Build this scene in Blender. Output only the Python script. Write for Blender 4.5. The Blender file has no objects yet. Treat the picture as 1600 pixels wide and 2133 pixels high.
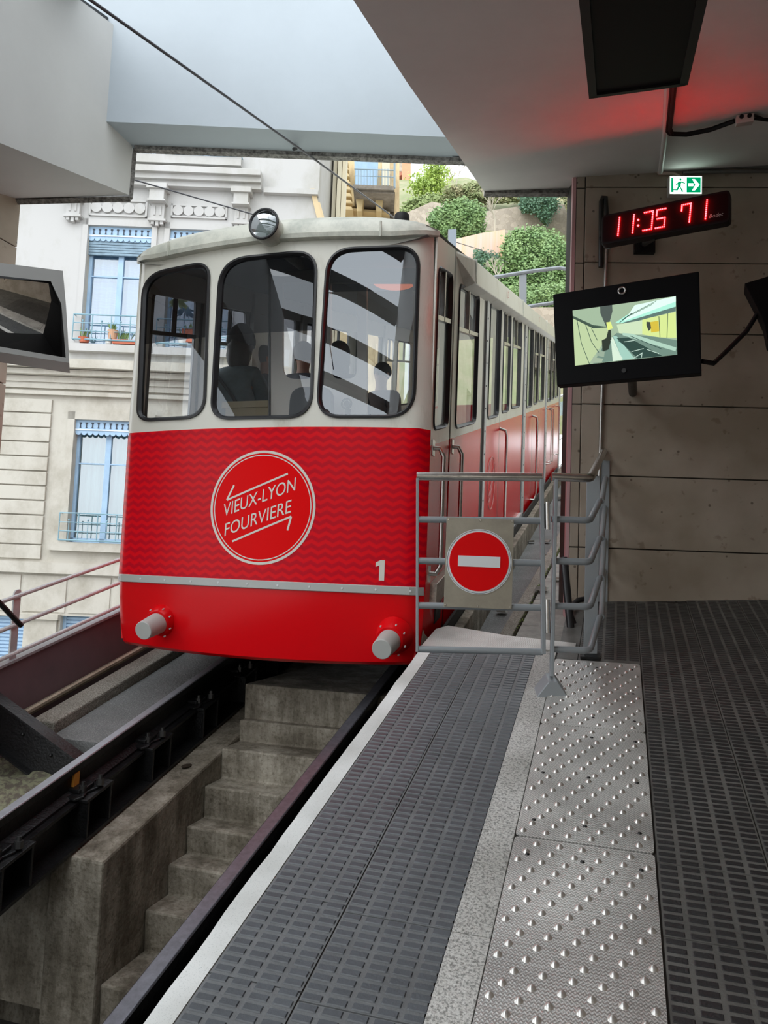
import bpy, bmesh, math, random
from mathutils import Vector, Matrix
from mathutils.geometry import delaunay_2d_cdt
random.seed(7)
SC = bpy.context.scene
COL = SC.collection

# ------------------------------------------------------------------ camera
F, CX, CY = 1600.0, 800.0, 1066.5
def _n(v): return Vector(v).normalized()
_w = _n((1590-CX, CY+18700, F))
_d = _n((1288-CX, CY-795, F))
_X = _w.cross(_d).normalized()
if _X.x < 0: _X = -_X
_Y = (_d-_w*_d.dot(_w)).normalized()
K = _d.dot(_w)/_d.dot(_Y)              # gradient of the line: 0.255
CP = Vector((0, 0, 1.53))
def c2w(v): v = Vector(v); return Vector((_X.dot(v), _Y.dot(v), _w.dot(v)))
cam = bpy.data.cameras.new('camera'); co = bpy.data.objects.new('camera', cam); COL.objects.link(co)
cam.sensor_fit = 'HORIZONTAL'; cam.sensor_width = 36; cam.lens = 36*F/1600; cam.clip_end = 500; cam.clip_start = .05
r_, u_, f_ = c2w((1,0,0)), c2w((0,1,0)), c2w((0,0,1))
u_ = u_.normalized(); r_ = r_.normalized(); f_ = f_.normalized()
co.matrix_world = Matrix(((r_.x,u_.x,-f_.x,CP.x),(r_.y,u_.y,-f_.y,CP.y),(r_.z,u_.z,-f_.z,CP.z),(0,0,0,1)))
SC.camera = co

# ------------------------------------------------------------------ world, light, exposure
W = bpy.data.worlds.new('overcast'); SC.world = W; W.use_nodes = True
wn = W.node_tree; wn.nodes.clear()
wo = wn.nodes.new('ShaderNodeOutputWorld'); wb = wn.nodes.new('ShaderNodeBackground')
wg = wn.nodes.new('ShaderNodeTexCoord'); ws = wn.nodes.new('ShaderNodeSeparateXYZ'); wr = wn.nodes.new('ShaderNodeValToRGB')
wm = wn.nodes.new('ShaderNodeMapRange'); wm.inputs[1].default_value = -.3; wm.inputs[2].default_value = 1
wn.links.new(wg.outputs['Generated'], ws.inputs[0]); wn.links.new(ws.outputs[2], wm.inputs[0]); wn.links.new(wm.outputs[0], wr.inputs[0])
wr.color_ramp.elements[0].color = (.55,.55,.53,1); wr.color_ramp.elements[0].position = .1
wr.color_ramp.elements[1].color = (.86,.93,1,1); wr.color_ramp.elements[1].position = 1
e = wr.color_ramp.elements.new(.3); e.color = (.93,.97,1,1)
wn.links.new(wr.outputs[0], wb.inputs[0]); wn.links.new(wb.outputs[0], wo.inputs[0])
wb.inputs[1].default_value = 2.3
SC.view_settings.view_transform = 'Standard'; SC.view_settings.look = 'None'
SC.view_settings.exposure = 0.2; SC.view_settings.gamma = 1; SC.view_settings.use_curve_mapping = False
def sun(rot, s, ang):
    l = bpy.data.lights.new('sun', 'SUN'); l.energy = s; l.angle = math.radians(ang); l.color = (1,.98,.95)
    o = bpy.data.objects.new('sun', l); COL.objects.link(o); o.rotation_euler = [math.radians(a) for a in rot]
sun((35, -18, 0), 1.1, 60)

# ------------------------------------------------------------------ geometry of the view
def ray(px, py): return c2w((px-CX, CY-py, F)).normalized()
def hit(px, py, n, p):
    r = ray(px, py); n = Vector(n); t = (Vector(p)-CP).dot(n)/r.dot(n); return CP+r*t
def onslope(px, py, h=0): return hit(px, py, (0,-K,1), (0,0,h))
def onX(px, py, X): return hit(px, py, (1,0,0), (X,0,0))
def onY(px, py, y): return hit(px, py, (0,1,0), (0,y,0))
def onZ(px, py, z): return hit(px, py, (0,0,1), (0,0,z))
def nrm(deg): t = math.radians(deg); return Vector((-math.sin(t), math.cos(t), 0))
def onA(px, py, deg, P): return hit(px, py, nrm(deg), P)
FW = Vector((f_.x, f_.y, 0)).normalized()
def atd(px, py, d):                     # on the vertical frontal plane d metres ahead
    return hit(px, py, FW, CP+FW*d)
def S(x, y, h): return Vector((x, y, h+K*y))

# ------------------------------------------------------------------ materials
MATS = {}
def mat(name, col, rough=.6, metal=0, spec=.5, noise=0, nscale=8, ncol=None, bump=0, bscale=40, emit=0, coat=0, fn=None, stretch=None):
    if name in MATS: return MATS[name]
    m = bpy.data.materials.new(name); m.use_nodes = True; nt = m.node_tree; b = nt.nodes['Principled BSDF']
    b.inputs['Base Color'].default_value = (*col, 1); b.inputs['Roughness'].default_value = rough
    b.inputs['Metallic'].default_value = metal; b.inputs['Specular IOR Level'].default_value = spec
    if coat: b.inputs['Coat Weight'].default_value = coat; b.inputs['Coat Roughness'].default_value = .05
    if emit:
        b.inputs['Emission Color'].default_value = (*col, 1); b.inputs['Emission Strength'].default_value = emit
    tc = nt.nodes.new('ShaderNodeTexCoord'); src = tc.outputs['Object']
    if stretch:
        mp = nt.nodes.new('ShaderNodeMapping'); mp.inputs['Scale'].default_value = stretch
        nt.links.new(src, mp.inputs[0]); src = mp.outputs[0]
    if noise:
        n = nt.nodes.new('ShaderNodeTexNoise'); n.inputs['Scale'].default_value = nscale; n.inputs['Detail'].default_value = 8; n.inputs['Roughness'].default_value = .65
        nt.links.new(src, n.inputs[0])
        r = nt.nodes.new('ShaderNodeValToRGB'); c2 = ncol or tuple(c*(1-noise) for c in col)
        r.color_ramp.elements[0].position = .35; r.color_ramp.elements[1].position = .65
        r.color_ramp.elements[0].color = (*c2, 1); r.color_ramp.elements[1].color = (*col, 1)
        nt.links.new(n.outputs[0], r.inputs[0]); nt.links.new(r.outputs[0], b.inputs['Base Color'])
    if bump:
        n = nt.nodes.new('ShaderNodeTexNoise'); n.inputs['Scale'].default_value = bscale; n.inputs['Detail'].default_value = 6
        nt.links.new(src, n.inputs[0]); bm = nt.nodes.new('ShaderNodeBump'); bm.inputs['Strength'].default_value = bump; bm.inputs['Distance'].default_value = .02
        nt.links.new(n.outputs[0], bm.inputs['Height']); nt.links.new(bm.outputs[0], b.inputs['Normal'])
    if fn: fn(nt, b, tc)
    MATS[name] = m; return m
def emis(name, col, s):
    if name in MATS: return MATS[name]
    m = bpy.data.materials.new(name); m.use_nodes = True; nt = m.node_tree; nt.nodes.clear()
    o = nt.nodes.new('ShaderNodeOutputMaterial'); e = nt.nodes.new('ShaderNodeEmission')
    e.inputs[0].default_value = (*col,1); e.inputs[1].default_value = s; nt.links.new(e.outputs[0], o.inputs[0]); MATS[name] = m; return m
def glass(name, tint, refl=.1, rough=.0):
    if name in MATS: return MATS[name]
    m = bpy.data.materials.new(name); m.use_nodes = True; nt = m.node_tree; nt.nodes.clear()
    o = nt.nodes.new('ShaderNodeOutputMaterial'); t = nt.nodes.new('ShaderNodeBsdfTransparent'); g = nt.nodes.new('ShaderNodeBsdfGlossy')
    t.inputs[0].default_value = (*tint,1); g.inputs['Roughness'].default_value = rough; g.inputs[0].default_value = (.9,.95,1,1)
    lw = nt.nodes.new('ShaderNodeLayerWeight'); lw.inputs[0].default_value = .35
    mr = nt.nodes.new('ShaderNodeMapRange'); mr.inputs[3].default_value = refl; mr.inputs[4].default_value = .9
    mx = nt.nodes.new('ShaderNodeMixShader'); nt.links.new(lw.outputs['Fresnel'], mr.inputs[0]); nt.links.new(mr.outputs[0], mx.inputs[0])
    nt.links.new(t.outputs[0], mx.inputs[1]); nt.links.new(g.outputs[0], mx.inputs[2]); nt.links.new(mx.outputs[0], o.inputs[0]); MATS[name] = m; return m

def m_zigzag(nt, b, tc):
    N, L = nt.nodes, nt.links
    sp = N.new('ShaderNodeSeparateXYZ'); L.new(tc.outputs['Object'], sp.inputs[0])
    pp = N.new('ShaderNodeMath'); pp.operation = 'PINGPONG'; pp.inputs[1].default_value = .045; L.new(sp.outputs[0], pp.inputs[0])
    ml = N.new('ShaderNodeMath'); ml.operation = 'MULTIPLY'; ml.inputs[1].default_value = .5; L.new(pp.outputs[0], ml.inputs[0])
    ad = N.new('ShaderNodeMath'); ad.operation = 'ADD'; L.new(sp.outputs[2], ad.inputs[0]); L.new(ml.outputs[0], ad.inputs[1])
    dv = N.new('ShaderNodeMath'); dv.operation = 'PINGPONG'; dv.inputs[1].default_value = .026; L.new(ad.outputs[0], dv.inputs[0])
    mr = N.new('ShaderNodeMapRange'); mr.inputs[1].default_value = .008; mr.inputs[2].default_value = .018; L.new(dv.outputs[0], mr.inputs[0])
    mx = N.new('ShaderNodeMix'); mx.data_type = 'RGBA'; L.new(mr.outputs[0], mx.inputs[0])
    mx.inputs[6].default_value = (.78,.002,.010,1); mx.inputs[7].default_value = (.56,.001,.014,1)
    L.new(mx.outputs[2], b.inputs['Base Color'])
def m_ramp_layer(nt, b, src, p0, p1, c0, c1):
    r = nt.nodes.new('ShaderNodeValToRGB'); r.color_ramp.elements[0].position = p0; r.color_ramp.elements[1].position = p1
    r.color_ramp.elements[0].color = (*c0,1); r.color_ramp.elements[1].color = (*c1,1); nt.links.new(src, r.inputs[0]); return r
def m_speck(c0, c1, scale, thr=.5):
    def f(nt, b, tc):
        v = nt.nodes.new('ShaderNodeTexNoise'); v.inputs['Scale'].default_value = scale; v.inputs['Detail'].default_value = 3; v.inputs['Roughness'].default_value = .7
        nt.links.new(tc.outputs['Object'], v.inputs[0])
        r = m_ramp_layer(nt, b, v.outputs[0], thr-.07, thr+.07, c0, c1); 
        n2 = nt.nodes.new('ShaderNodeTexNoise'); n2.inputs['Scale'].default_value = 2.5; n2.inputs['Detail'].default_value = 6; nt.links.new(tc.outputs['Object'], n2.inputs[0])
        r2 = m_ramp_layer(nt, b, n2.outputs[0], .3, .7, (.6,.6,.58), (1,1,1))
        mx = nt.nodes.new('ShaderNodeMix'); mx.data_type = 'RGBA'; mx.blend_type = 'MULTIPLY'; mx.inputs[0].default_value = 1
        nt.links.new(r.outputs[0], mx.inputs[6]); nt.links.new(r2.outputs[0], mx.inputs[7]); nt.links.new(mx.outputs[2], b.inputs['Base Color'])
    return f
def m_checker_plate(nt, b, tc):           # small raised lozenges
    N, L = nt.nodes, nt.links
    mp = N.new('ShaderNodeMapping'); mp.inputs['Rotation'].default_value = (0,0,.785); mp.inputs['Scale'].default_value = (120,120,120); L.new(tc.outputs['Object'], mp.inputs[0])
    sp = N.new('ShaderNodeSeparateXYZ'); L.new(mp.outputs[0], sp.inputs[0])
    ck = N.new('ShaderNodeTexChecker'); ck.inputs['Scale'].default_value = 1; L.new(mp.outputs[0], ck.inputs[0])
    s1 = N.new('ShaderNodeMath'); s1.operation = 'PINGPONG'; s1.inputs[1].default_value = .5; L.new(sp.outputs[0], s1.inputs[0])
    s2 = N.new('ShaderNodeMath'); s2.operation = 'PINGPONG'; s2.inputs[1].default_value = .5; L.new(sp.outputs[1], s2.inputs[0])
    mx = N.new('ShaderNodeMix'); L.new(ck.outputs[1], mx.inputs[0]); L.new(s1.outputs[0], mx.inputs[2]); L.new(s2.outputs[0], mx.inputs[3])
    bp = N.new('ShaderNodeBump'); bp.inputs['Strength'].default_value = .45; bp.inputs['Distance'].default_value = .003; L.new(mx.outputs[0], bp.inputs['Height']); L.new(bp.outputs[0], b.inputs['Normal'])
    n = N.new('ShaderNodeTexNoise'); n.inputs['Scale'].default_value = 3; n.inputs['Detail'].default_value = 8; L.new(tc.outputs['Object'], n.inputs[0])
    r = m_ramp_layer(nt, b, n.outputs[0], .3, .7, (.44,.43,.41), (.78,.77,.74)); rp_ = m_ramp_layer(nt, b, mx.outputs[0], .12, .38, (.62,.62,.62), (1.25,1.25,1.25))
    m3 = N.new('ShaderNodeMix'); m3.data_type = 'RGBA'; m3.blend_type = 'MULTIPLY'; m3.inputs[0].default_value = 1; L.new(r.outputs[0], m3.inputs[6]); L.new(rp_.outputs[0], m3.inputs[7]); L.new(m3.outputs[2], b.inputs['Base Color'])
def m_stone(nt, b, tc):                   # honed cladding with pits
    N, L = nt.nodes, nt.links
    n = N.new('ShaderNodeTexNoise'); n.inputs['Scale'].default_value = 2.2; n.inputs['Detail'].default_value = 8; L.new(tc.outputs['Object'], n.inputs[0])
    r = m_ramp_layer(nt, b, n.outputs[0], .35, .7, (.33,.275,.21), (.48,.415,.34))
    v = N.new('ShaderNodeTexVoronoi'); v.inputs['Scale'].default_value = 9; L.new(tc.outputs['Object'], v.inputs[0])
    r2 = m_ramp_layer(nt, b, v.outputs['Distance'], .06, .10, (.25,.22,.2), (1,1,1))
    n3 = N.new('ShaderNodeTexNoise'); n3.inputs['Scale'].default_value = 14; n3.inputs['Detail'].default_value = 6; L.new(tc.outputs['Object'], n3.inputs[0])
    r3 = m_ramp_layer(nt, b, n3.outputs[0], .30, .36, (.55,.5,.45), (1,1,1))
    mx = N.new('ShaderNodeMix'); mx.data_type = 'RGBA'; mx.blend_type = 'MULTIPLY'; mx.inputs[0].default_value = .8
    L.new(r.outputs[0], mx.inputs[6]); L.new(r2.outputs[0], mx.inputs[7])
    m2 = N.new('ShaderNodeMix'); m2.data_type = 'RGBA'; m2.blend_type = 'MULTIPLY'; m2.inputs[0].default_value = .6
    L.new(mx.outputs[2], m2.inputs[6]); L.new(r3.outputs[0], m2.inputs[7]); L.new(m2.outputs[2], b.inputs['Base Color'])
def m_conc(nt, b, tc):
    N, L = nt.nodes, nt.links
    def nz(scale, st, det=9):
        mp = N.new('ShaderNodeMapping'); mp.inputs['Scale'].default_value = st; L.new(tc.outputs['Object'], mp.inputs[0])
        n = N.new('ShaderNodeTexNoise'); n.inputs['Scale'].default_value = scale; n.inputs['Detail'].default_value = det; n.inputs['Roughness'].default_value = .7; L.new(mp.outputs[0], n.inputs[0]); return n.outputs[0]
    r = m_ramp_layer(nt, b, nz(3, (1,1,1)), .38, .62, (.19,.165,.125), (.42,.385,.32))
    r2 = m_ramp_layer(nt, b, nz(6, (1,1,.18)), .40, .58, (.42,.40,.36), (1,1,1))
    r3 = m_ramp_layer(nt, b, nz(45, (1,1,1), 3), .36, .50, (.55,.53,.48), (1,1,1))
    m1 = N.new('ShaderNodeMix'); m1.data_type = 'RGBA'; m1.blend_type = 'MULTIPLY'; m1.inputs[0].default_value = .85; L.new(r.outputs[0], m1.inputs[6]); L.new(r2.outputs[0], m1.inputs[7])
    m2 = N.new('ShaderNodeMix'); m2.data_type = 'RGBA'; m2.blend_type = 'MULTIPLY'; m2.inputs[0].default_value = .7; L.new(m1.outputs[2], m2.inputs[6]); L.new(r3.outputs[0], m2.inputs[7]); L.new(m2.outputs[2], b.inputs['Base Color'])
def m_masonry(nt, b, tc):
    N, L = nt.nodes, nt.links
    v = N.new('ShaderNodeTexVoronoi'); v.inputs['Scale'].default_value = 4.5; v.feature = 'F1'; L.new(tc.outputs['Object'], v.inputs[0])
    v2 = N.new('ShaderNodeTexVoronoi'); v2.inputs['Scale'].default_value = 4.5; v2.feature = 'DISTANCE_TO_EDGE'; L.new(tc.outputs['Object'], v2.inputs[0])
    hs = N.new('ShaderNodeSeparateColor'); L.new(v.outputs['Color'], hs.inputs[0])
    r = m_ramp_layer(nt, b, hs.outputs[0], 0, 1, (.36,.31,.25), (.50,.43,.35))
    r2 = m_ramp_layer(nt, b, v2.outputs['Distance'], .0, .08, (.88,.87,.84), (1,1,1))
    mx = N.new('ShaderNodeMix'); mx.data_type = 'RGBA'; mx.blend_type = 'MULTIPLY'; mx.inputs[0].default_value = 1
    L.new(r.outputs[0], mx.inputs[6]); L.new(r2.outputs[0], mx.inputs[7]); L.new(mx.outputs[2], b.inputs['Base Color'])
def m_dirty(c, dirt, sc=5, lo=.38, hi=.6, st=(1,1,.35)):
    def f(nt, b, tc):
        mp = nt.nodes.new('ShaderNodeMapping'); mp.inputs['Scale'].default_value = st; nt.links.new(tc.outputs['Object'], mp.inputs[0])
        n = nt.nodes.new('ShaderNodeTexNoise'); n.inputs['Scale'].default_value = sc; n.inputs['Detail'].default_value = 10; n.inputs['Roughness'].default_value = .7
        nt.links.new(mp.outputs[0], n.inputs[0]); r = m_ramp_layer(nt, b, n.outputs[0], lo, hi, dirt, c); nt.links.new(r.outputs[0], b.inputs['Base Color'])
    return f

RED = mat('red_paint', (.72,.004,.008), .2, spec=.2)
ZIG = mat('red_paint_zigzag', (.62,.003,.01), .32, spec=.12, fn=m_zigzag)
CREAM = mat('cream_paint', (.74,.73,.65), .32, spec=.5, fn=m_dirty((.76,.75,.67), (.56,.54,.45), 6, .26, .46))
ROOFM = mat('roof_paint', (.60,.60,.52), .4, fn=m_dirty((.60,.60,.52), (.34,.36,.31), 5, .3, .55, (1,.4,1)))
RUB = mat('black_rubber', (.012,.012,.014), .35)
DARK = mat('dark_plastic', (.01,.01,.011), .5, spec=.2)
STEEL = mat('brushed_steel', (.62,.60,.57), .28, 1, noise=.25, nscale=20)
ALU = mat('grey_paint_metal', (.30,.33,.35), .38, .2)
GALV = mat('galvanised_grey', (.68,.70,.70), .4, .1, noise=.2, nscale=12)
PLATE = mat('tactile_steel', (.55,.53,.5), .34, .45, fn=m_checker_plate)
DOME = mat('polished_dome', (.78,.76,.72), .28, .8)
RUBF = mat('rubber_floor_grey', (.175,.185,.19), .5, spec=.5, noise=.3, nscale=5, bump=.15, bscale=120)
STUF = mat('rubber_stud_grey', (.078,.088,.10), .36, spec=.6, noise=.3, nscale=7, bump=.1, bscale=150)
STUD = mat('rubber_stud_dark', (.036,.036,.038), .36, spec=.5, noise=.4, nscale=5, bump=.15, bscale=150)
RUBD = mat('rubber_floor_dark', (.16,.157,.145), .5, spec=.5, noise=.45, nscale=4, bump=.15, bscale=120)
WHITE = mat('white_edge_paint', (.75,.78,.77), .6, fn=m_speck((.60,.63,.62), (.88,.90,.89), 260, .38))
GRAN = mat('bush_hammered_granite', (.5,.5,.48), .55, fn=m_speck((.30,.30,.285), (.74,.73,.70), 130, .46), bump=.3, bscale=80)
STONE = mat('stone_cladding', (.5,.43,.35), .5, fn=m_stone)
JOINT = mat('dark_joint', (.03,.025,.02), .8)
PLAST = mat('white_ceiling_paint', (.74,.73,.71), .7, noise=.06, nscale=3, bump=.05, bscale=20)
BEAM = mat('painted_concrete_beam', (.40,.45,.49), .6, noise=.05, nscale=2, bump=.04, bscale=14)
GRIME = mat('grimy_edge_trim', (.05,.045,.04), .7, noise=.7, nscale=30, ncol=(.30,.29,.27))
CONC = mat('weathered_concrete', (.40,.37,.30), .85, fn=m_conc, bump=.5, bscale=25)
CONCT = mat('mossy_concrete_top', (.33,.31,.25), .85, fn=m_conc, bump=.4, bscale=40)
ASPH = mat('rough_asphalt', (.16,.16,.155), .8, fn=m_speck((.19,.195,.195), (.46,.46,.45), 170, .60), bump=.5, bscale=60)
KERB = mat('granite_kerb', (.35,.33,.29), .8, fn=m_speck((.20,.18,.145), (.44,.41,.36), 120, .52), bump=.5, bscale=50)
IRON = mat('oily_black_iron', (.012,.012,.013), .38, .3, spec=.6, noise=.5, nscale=15, bump=.2, bscale=60)
RAILT = mat('worn_rail_top', (.40,.41,.45), .42, .6, noise=.2, nscale=20)
RAILP = mat('dull_rail_top', (.20,.20,.23), .32, .5, noise=.3, nscale=30)
MAROON = mat('maroon_painted_steel', (.19,.125,.14), .5, noise=.25, nscale=3, ncol=(.15,.105,.115))
FACADE = mat('limestone_render', (.52,.49,.43), .8, fn=m_dirty((.52,.495,.435), (.37,.34,.28), 1.6, .30, .55, (1,1,.8)), bump=.1, bscale=6)
FACW = mat('pale_render', (.48,.48,.47), .8, fn=m_dirty((.49,.485,.475), (.38,.37,.33), .9, .3, .55, (1,1,.6)))
BLUE = mat('pale_blue_paint', (.36,.53,.72), .5, noise=.15, nscale=4)
BLUEG = mat('grey_blue_slats', (.24,.35,.44), .6, noise=.3, nscale=6)
CURT = mat('pale_curtain', (.42,.58,.56), .8, noise=.25, nscale=5, stretch=(4,4,.3))
TERRA = mat('terracotta', (.55,.15,.08), .7)
LEAF = mat('ivy_leaf', (.13,.24,.08), .6, noise=.5, nscale=1.5, ncol=(.25,.37,.14))
LEAFB = mat('ivy_leaf_bluish', (.10,.21,.12), .6, noise=.4, nscale=2)
LEAFY = mat('spring_leaf', (.45,.58,.10), .6, noise=.4, nscale=1, ncol=(.30,.42,.10))
BARK = mat('pale_bark', (.42,.38,.30), .8)
MASON = mat('rubble_masonry', (.5,.44,.36), .9, fn=m_masonry, bump=.3, bscale=5)
YEL = mat('ochre_render', (.72,.55,.30), .8, fn=m_dirty((.74,.58,.34), (.42,.30,.17), 2.5, .32, .55))
ORNG = mat('salmon_render', (.72,.34,.20), .8, noise=.1, nscale=2)
SKIN = mat('skin', (.52,.30,.22), .5)
HAIR = mat('dark_hair', (.015,.012,.01), .5)

# ------------------------------------------------------------------ mesh builder
def fin(o, parent):
    COL.objects.link(o)
    if parent is not None:
        o.parent = parent; m = Matrix.Translation(parent_world(parent)); o.matrix_parent_inverse = m.inverted()
    return o
def parent_world(p):
    v = Vector(p.location)
    if p.parent is not None and p.type == 'EMPTY': v = v+parent_world(p.parent)
    if p.type != 'EMPTY': v = Vector((0,0,0))
    return v
class B:
    def __init__(s): s.v = []; s.f = []; s.mi = []; s.cur = 0
    def add(s, vs, fs):
        o = len(s.v); s.v += [Vector(a) for a in vs]
        for f in fs: s.f.append([o+i for i in f]); s.mi.append(s.cur)
        return s
    def hexa(s, p):                        # 8 points: bottom 4 ccw, top 4
        return s.add(p, [(3,2,1,0),(4,5,6,7),(0,1,5,4),(1,2,6,5),(2,3,7,6),(3,0,4,7)])
    def box(s, a, b):
        x0,y0,z0 = a; x1,y1,z1 = b
        return s.hexa([(x0,y0,z0),(x1,y0,z0),(x1,y1,z0),(x0,y1,z0),(x0,y0,z1),(x1,y0,z1),(x1,y1,z1),(x0,y1,z1)])
    def sbox(s, x0,x1,y0,y1,h0,h1):        # box following the gradient
        return s.hexa([S(x0,y0,h0),S(x1,y0,h0),S(x1,y1,h0),S(x0,y1,h0),S(x0,y0,h1),S(x1,y0,h1),S(x1,y1,h1),S(x0,y1,h1)])
    def obox(s, c, ax, ay, az, hx, hy, hz):
        c = Vector(c); ax,ay,az = Vector(ax)*hx, Vector(ay)*hy, Vector(az)*hz
        return s.hexa([c-ax-ay-az,c+ax-ay-az,c+ax+ay-az,c-ax+ay-az,c-ax-ay+az,c+ax-ay+az,c+ax+ay+az,c-ax+ay+az])
    def slab(s, pts, off):                 # polygon extruded by a vector
        n = len(pts); off = Vector(off); a = [Vector(p) for p in pts]; b = [p+off for p in a]
        fs = [tuple(range(n)), tuple(range(2*n-1, n-1, -1))]+[(i, n+i, n+(i+1)%n, (i+1)%n) for i in range(n)]
        return s.add(a+b, fs)
    def tube(s, pts, r, n=10, cap=True, closed=False):
        pts = [Vector(p) for p in pts]; rs = r if isinstance(r, (list,tuple)) else [r]*len(pts); rings = []
        t0 = (pts[1]-pts[0]).normalized(); ref = Vector((0,0,1)) if abs(t0.z) < .9 else Vector((1,0,0))
        a = t0.cross(ref).normalized()
        for i,p in enumerate(pts):
            if i == 0: t = pts[1]-pts[0]
            elif i == len(pts)-1: t = pts[-1]-pts[-2]
            else: t = (pts[i+1]-p).normalized()+(p-pts[i-1]).normalized()
            if t.length < 1e-9: t = Vector(t0)
            t.normalize(); a = (a-t*a.dot(t)).normalized(); b = t.cross(a)
            rings.append([p+(a*math.cos(2*math.pi*j/n)+b*math.sin(2*math.pi*j/n))*rs[i] for j in range(n)])
        vs = [q for rg in rings for q in rg]; fs = []
        for i in range(len(pts)-1):
            for j in range(n): fs.append((i*n+j, i*n+(j+1)%n, (i+1)*n+(j+1)%n, (i+1)*n+j))
        if cap: fs += [tuple(range(n-1,-1,-1)), tuple((len(pts)-1)*n+j for j in range(n))]
        return s.add(vs, fs)
    def cyl(s, a, b, r, r2=None, n=20): return s.tube([a,b], [r, r if r2 is None else r2], n)
    def ell(s, c, rx, ry, rz, n=14, m=10):
        c = Vector(c); vs = []; fs = []
        for i in range(m+1):
            th = math.pi*i/m
            for j in range(n):
                ph = 2*math.pi*j/n; vs.append(c+Vector((rx*math.sin(th)*math.cos(ph), ry*math.sin(th)*math.sin(ph), rz*math.cos(th))))
        for i in range(m):
            for j in range(n): fs.append((i*n+j, (i+1)*n+j, (i+1)*n+(j+1)%n, i*n+(j+1)%n))
        return s.add(vs, fs)
    def loft(s, rings, closed=True, cap=True):
        n = len(rings[0]); vs = [p for r in rings for p in r]; fs = []
        for i in range(len(rings)-1):
            for j in range(n if closed else n-1): fs.append((i*n+j, i*n+(j+1)%n, (i+1)*n+(j+1)%n, (i+1)*n+j))
        if cap and closed: fs += [tuple(range(n-1,-1,-1)), tuple((len(rings)-1)*n+j for j in range(n))]
        return s.add(vs, fs)
    def build(s, name, m, parent=None, smooth=False, bevel=0, solid=0, fix=True):
        me = bpy.data.meshes.new(name); me.from_pydata([tuple(v) for v in s.v], [], s.f)
        for mm in (m if isinstance(m, (list,tuple)) else [m]): me.materials.append(mm)
        for p, i in zip(me.polygons, s.mi): p.material_index = i
        if fix:
            bm = bmesh.new(); bm.from_mesh(me); bmesh.ops.remove_doubles(bm, verts=bm.verts, dist=1e-5)
            bmesh.ops.recalc_face_normals(bm, faces=bm.faces); bm.to_mesh(me); bm.free()
        if smooth:
            me.polygons.foreach_set('use_smooth', [True]*len(me.polygons))
        o = bpy.data.objects.new(name, me)
        if solid: md = o.modifiers.new('s', 'SOLIDIFY'); md.thickness = solid; md.offset = 0
        if bevel: md = o.modifiers.new('b', 'BEVEL'); md.width = bevel; md.segments = 2; md.limit_method = 'ANGLE'
        if smooth and smooth != 'full':
            md = o.modifiers.new('e', 'EDGE_SPLIT'); md.split_angle = math.radians(40)
        return fin(o, parent)
def tag(o, label=None, cat=None, group=None, kind=None):
    if label: o['label'] = label
    if cat: o['category'] = cat
    if group: o['group'] = group
    if kind: o['kind'] = kind
    return o
def E(name, loc, label, cat, group=None):
    o = bpy.data.objects.new(name, None); o.location = loc; o.empty_display_size = .1; COL.objects.link(o); return tag(o, label, cat, group)
def struct(b, name, m, **k): return tag(b.build(name, m, **k), kind='structure')
def rp(pts, r, n=5):                        # rounded polygon, 2D
    out = []; N = len(pts)
    for i in range(N):
        p = Vector(pts[i]).to_2d(); a = Vector(pts[i-1]).to_2d(); c = Vector(pts[(i+1)%N]).to_2d()
        rr = r[i] if isinstance(r, (list,tuple)) else r
        da = (a-p); dc = (c-p); rr = min(rr, da.length*.45, dc.length*.45)
        A = p+da.normalized()*rr; C = p+dc.normalized()*rr
        for k in range(n+1):
            t = k/n; out.append(((A*(1-t)+p*t)*(1-t)+(p*(1-t)+C*t)*t))
    return out
def inset(poly, d):
    c = sum((Vector(p).to_2d() for p in poly), Vector((0,0)))/len(poly); out = []; n = len(poly)
    area = sum(poly[i][0]*poly[(i+1)%n][1]-poly[(i+1)%n][0]*poly[i][1] for i in range(n)); sg = 1 if area > 0 else -1
    for i in range(n):
        p = Vector(poly[i]).to_2d(); a = Vector(poly[i-1]).to_2d(); b = Vector(poly[(i+1)%n]).to_2d()
        t = (b-a); 
        if t.length < 1e-9: out.append(p); continue
        t.normalize(); out.append(p+Vector((-t.y, t.x))*d*sg)
    return out
def pip(x, y, poly):
    ins = False; j = len(poly)-1
    for i in range(len(poly)):
        xi, yi = poly[i][0], poly[i][1]; xj, yj = poly[j][0], poly[j][1]
        if (yi > y) != (yj > y) and x < (xj-xi)*(y-yi)/(yj-yi+1e-12)+xi: ins = not ins
        j = i
    return ins
def subdiv(poly, step):
    out = []
    for i in range(len(poly)):
        a = Vector(poly[i]).to_2d(); b = Vector(poly[(i+1)%len(poly)]).to_2d(); n = max(1, int((b-a).length/step))
        for k in range(n): out.append(a.lerp(b, k/n))
    return out
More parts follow.
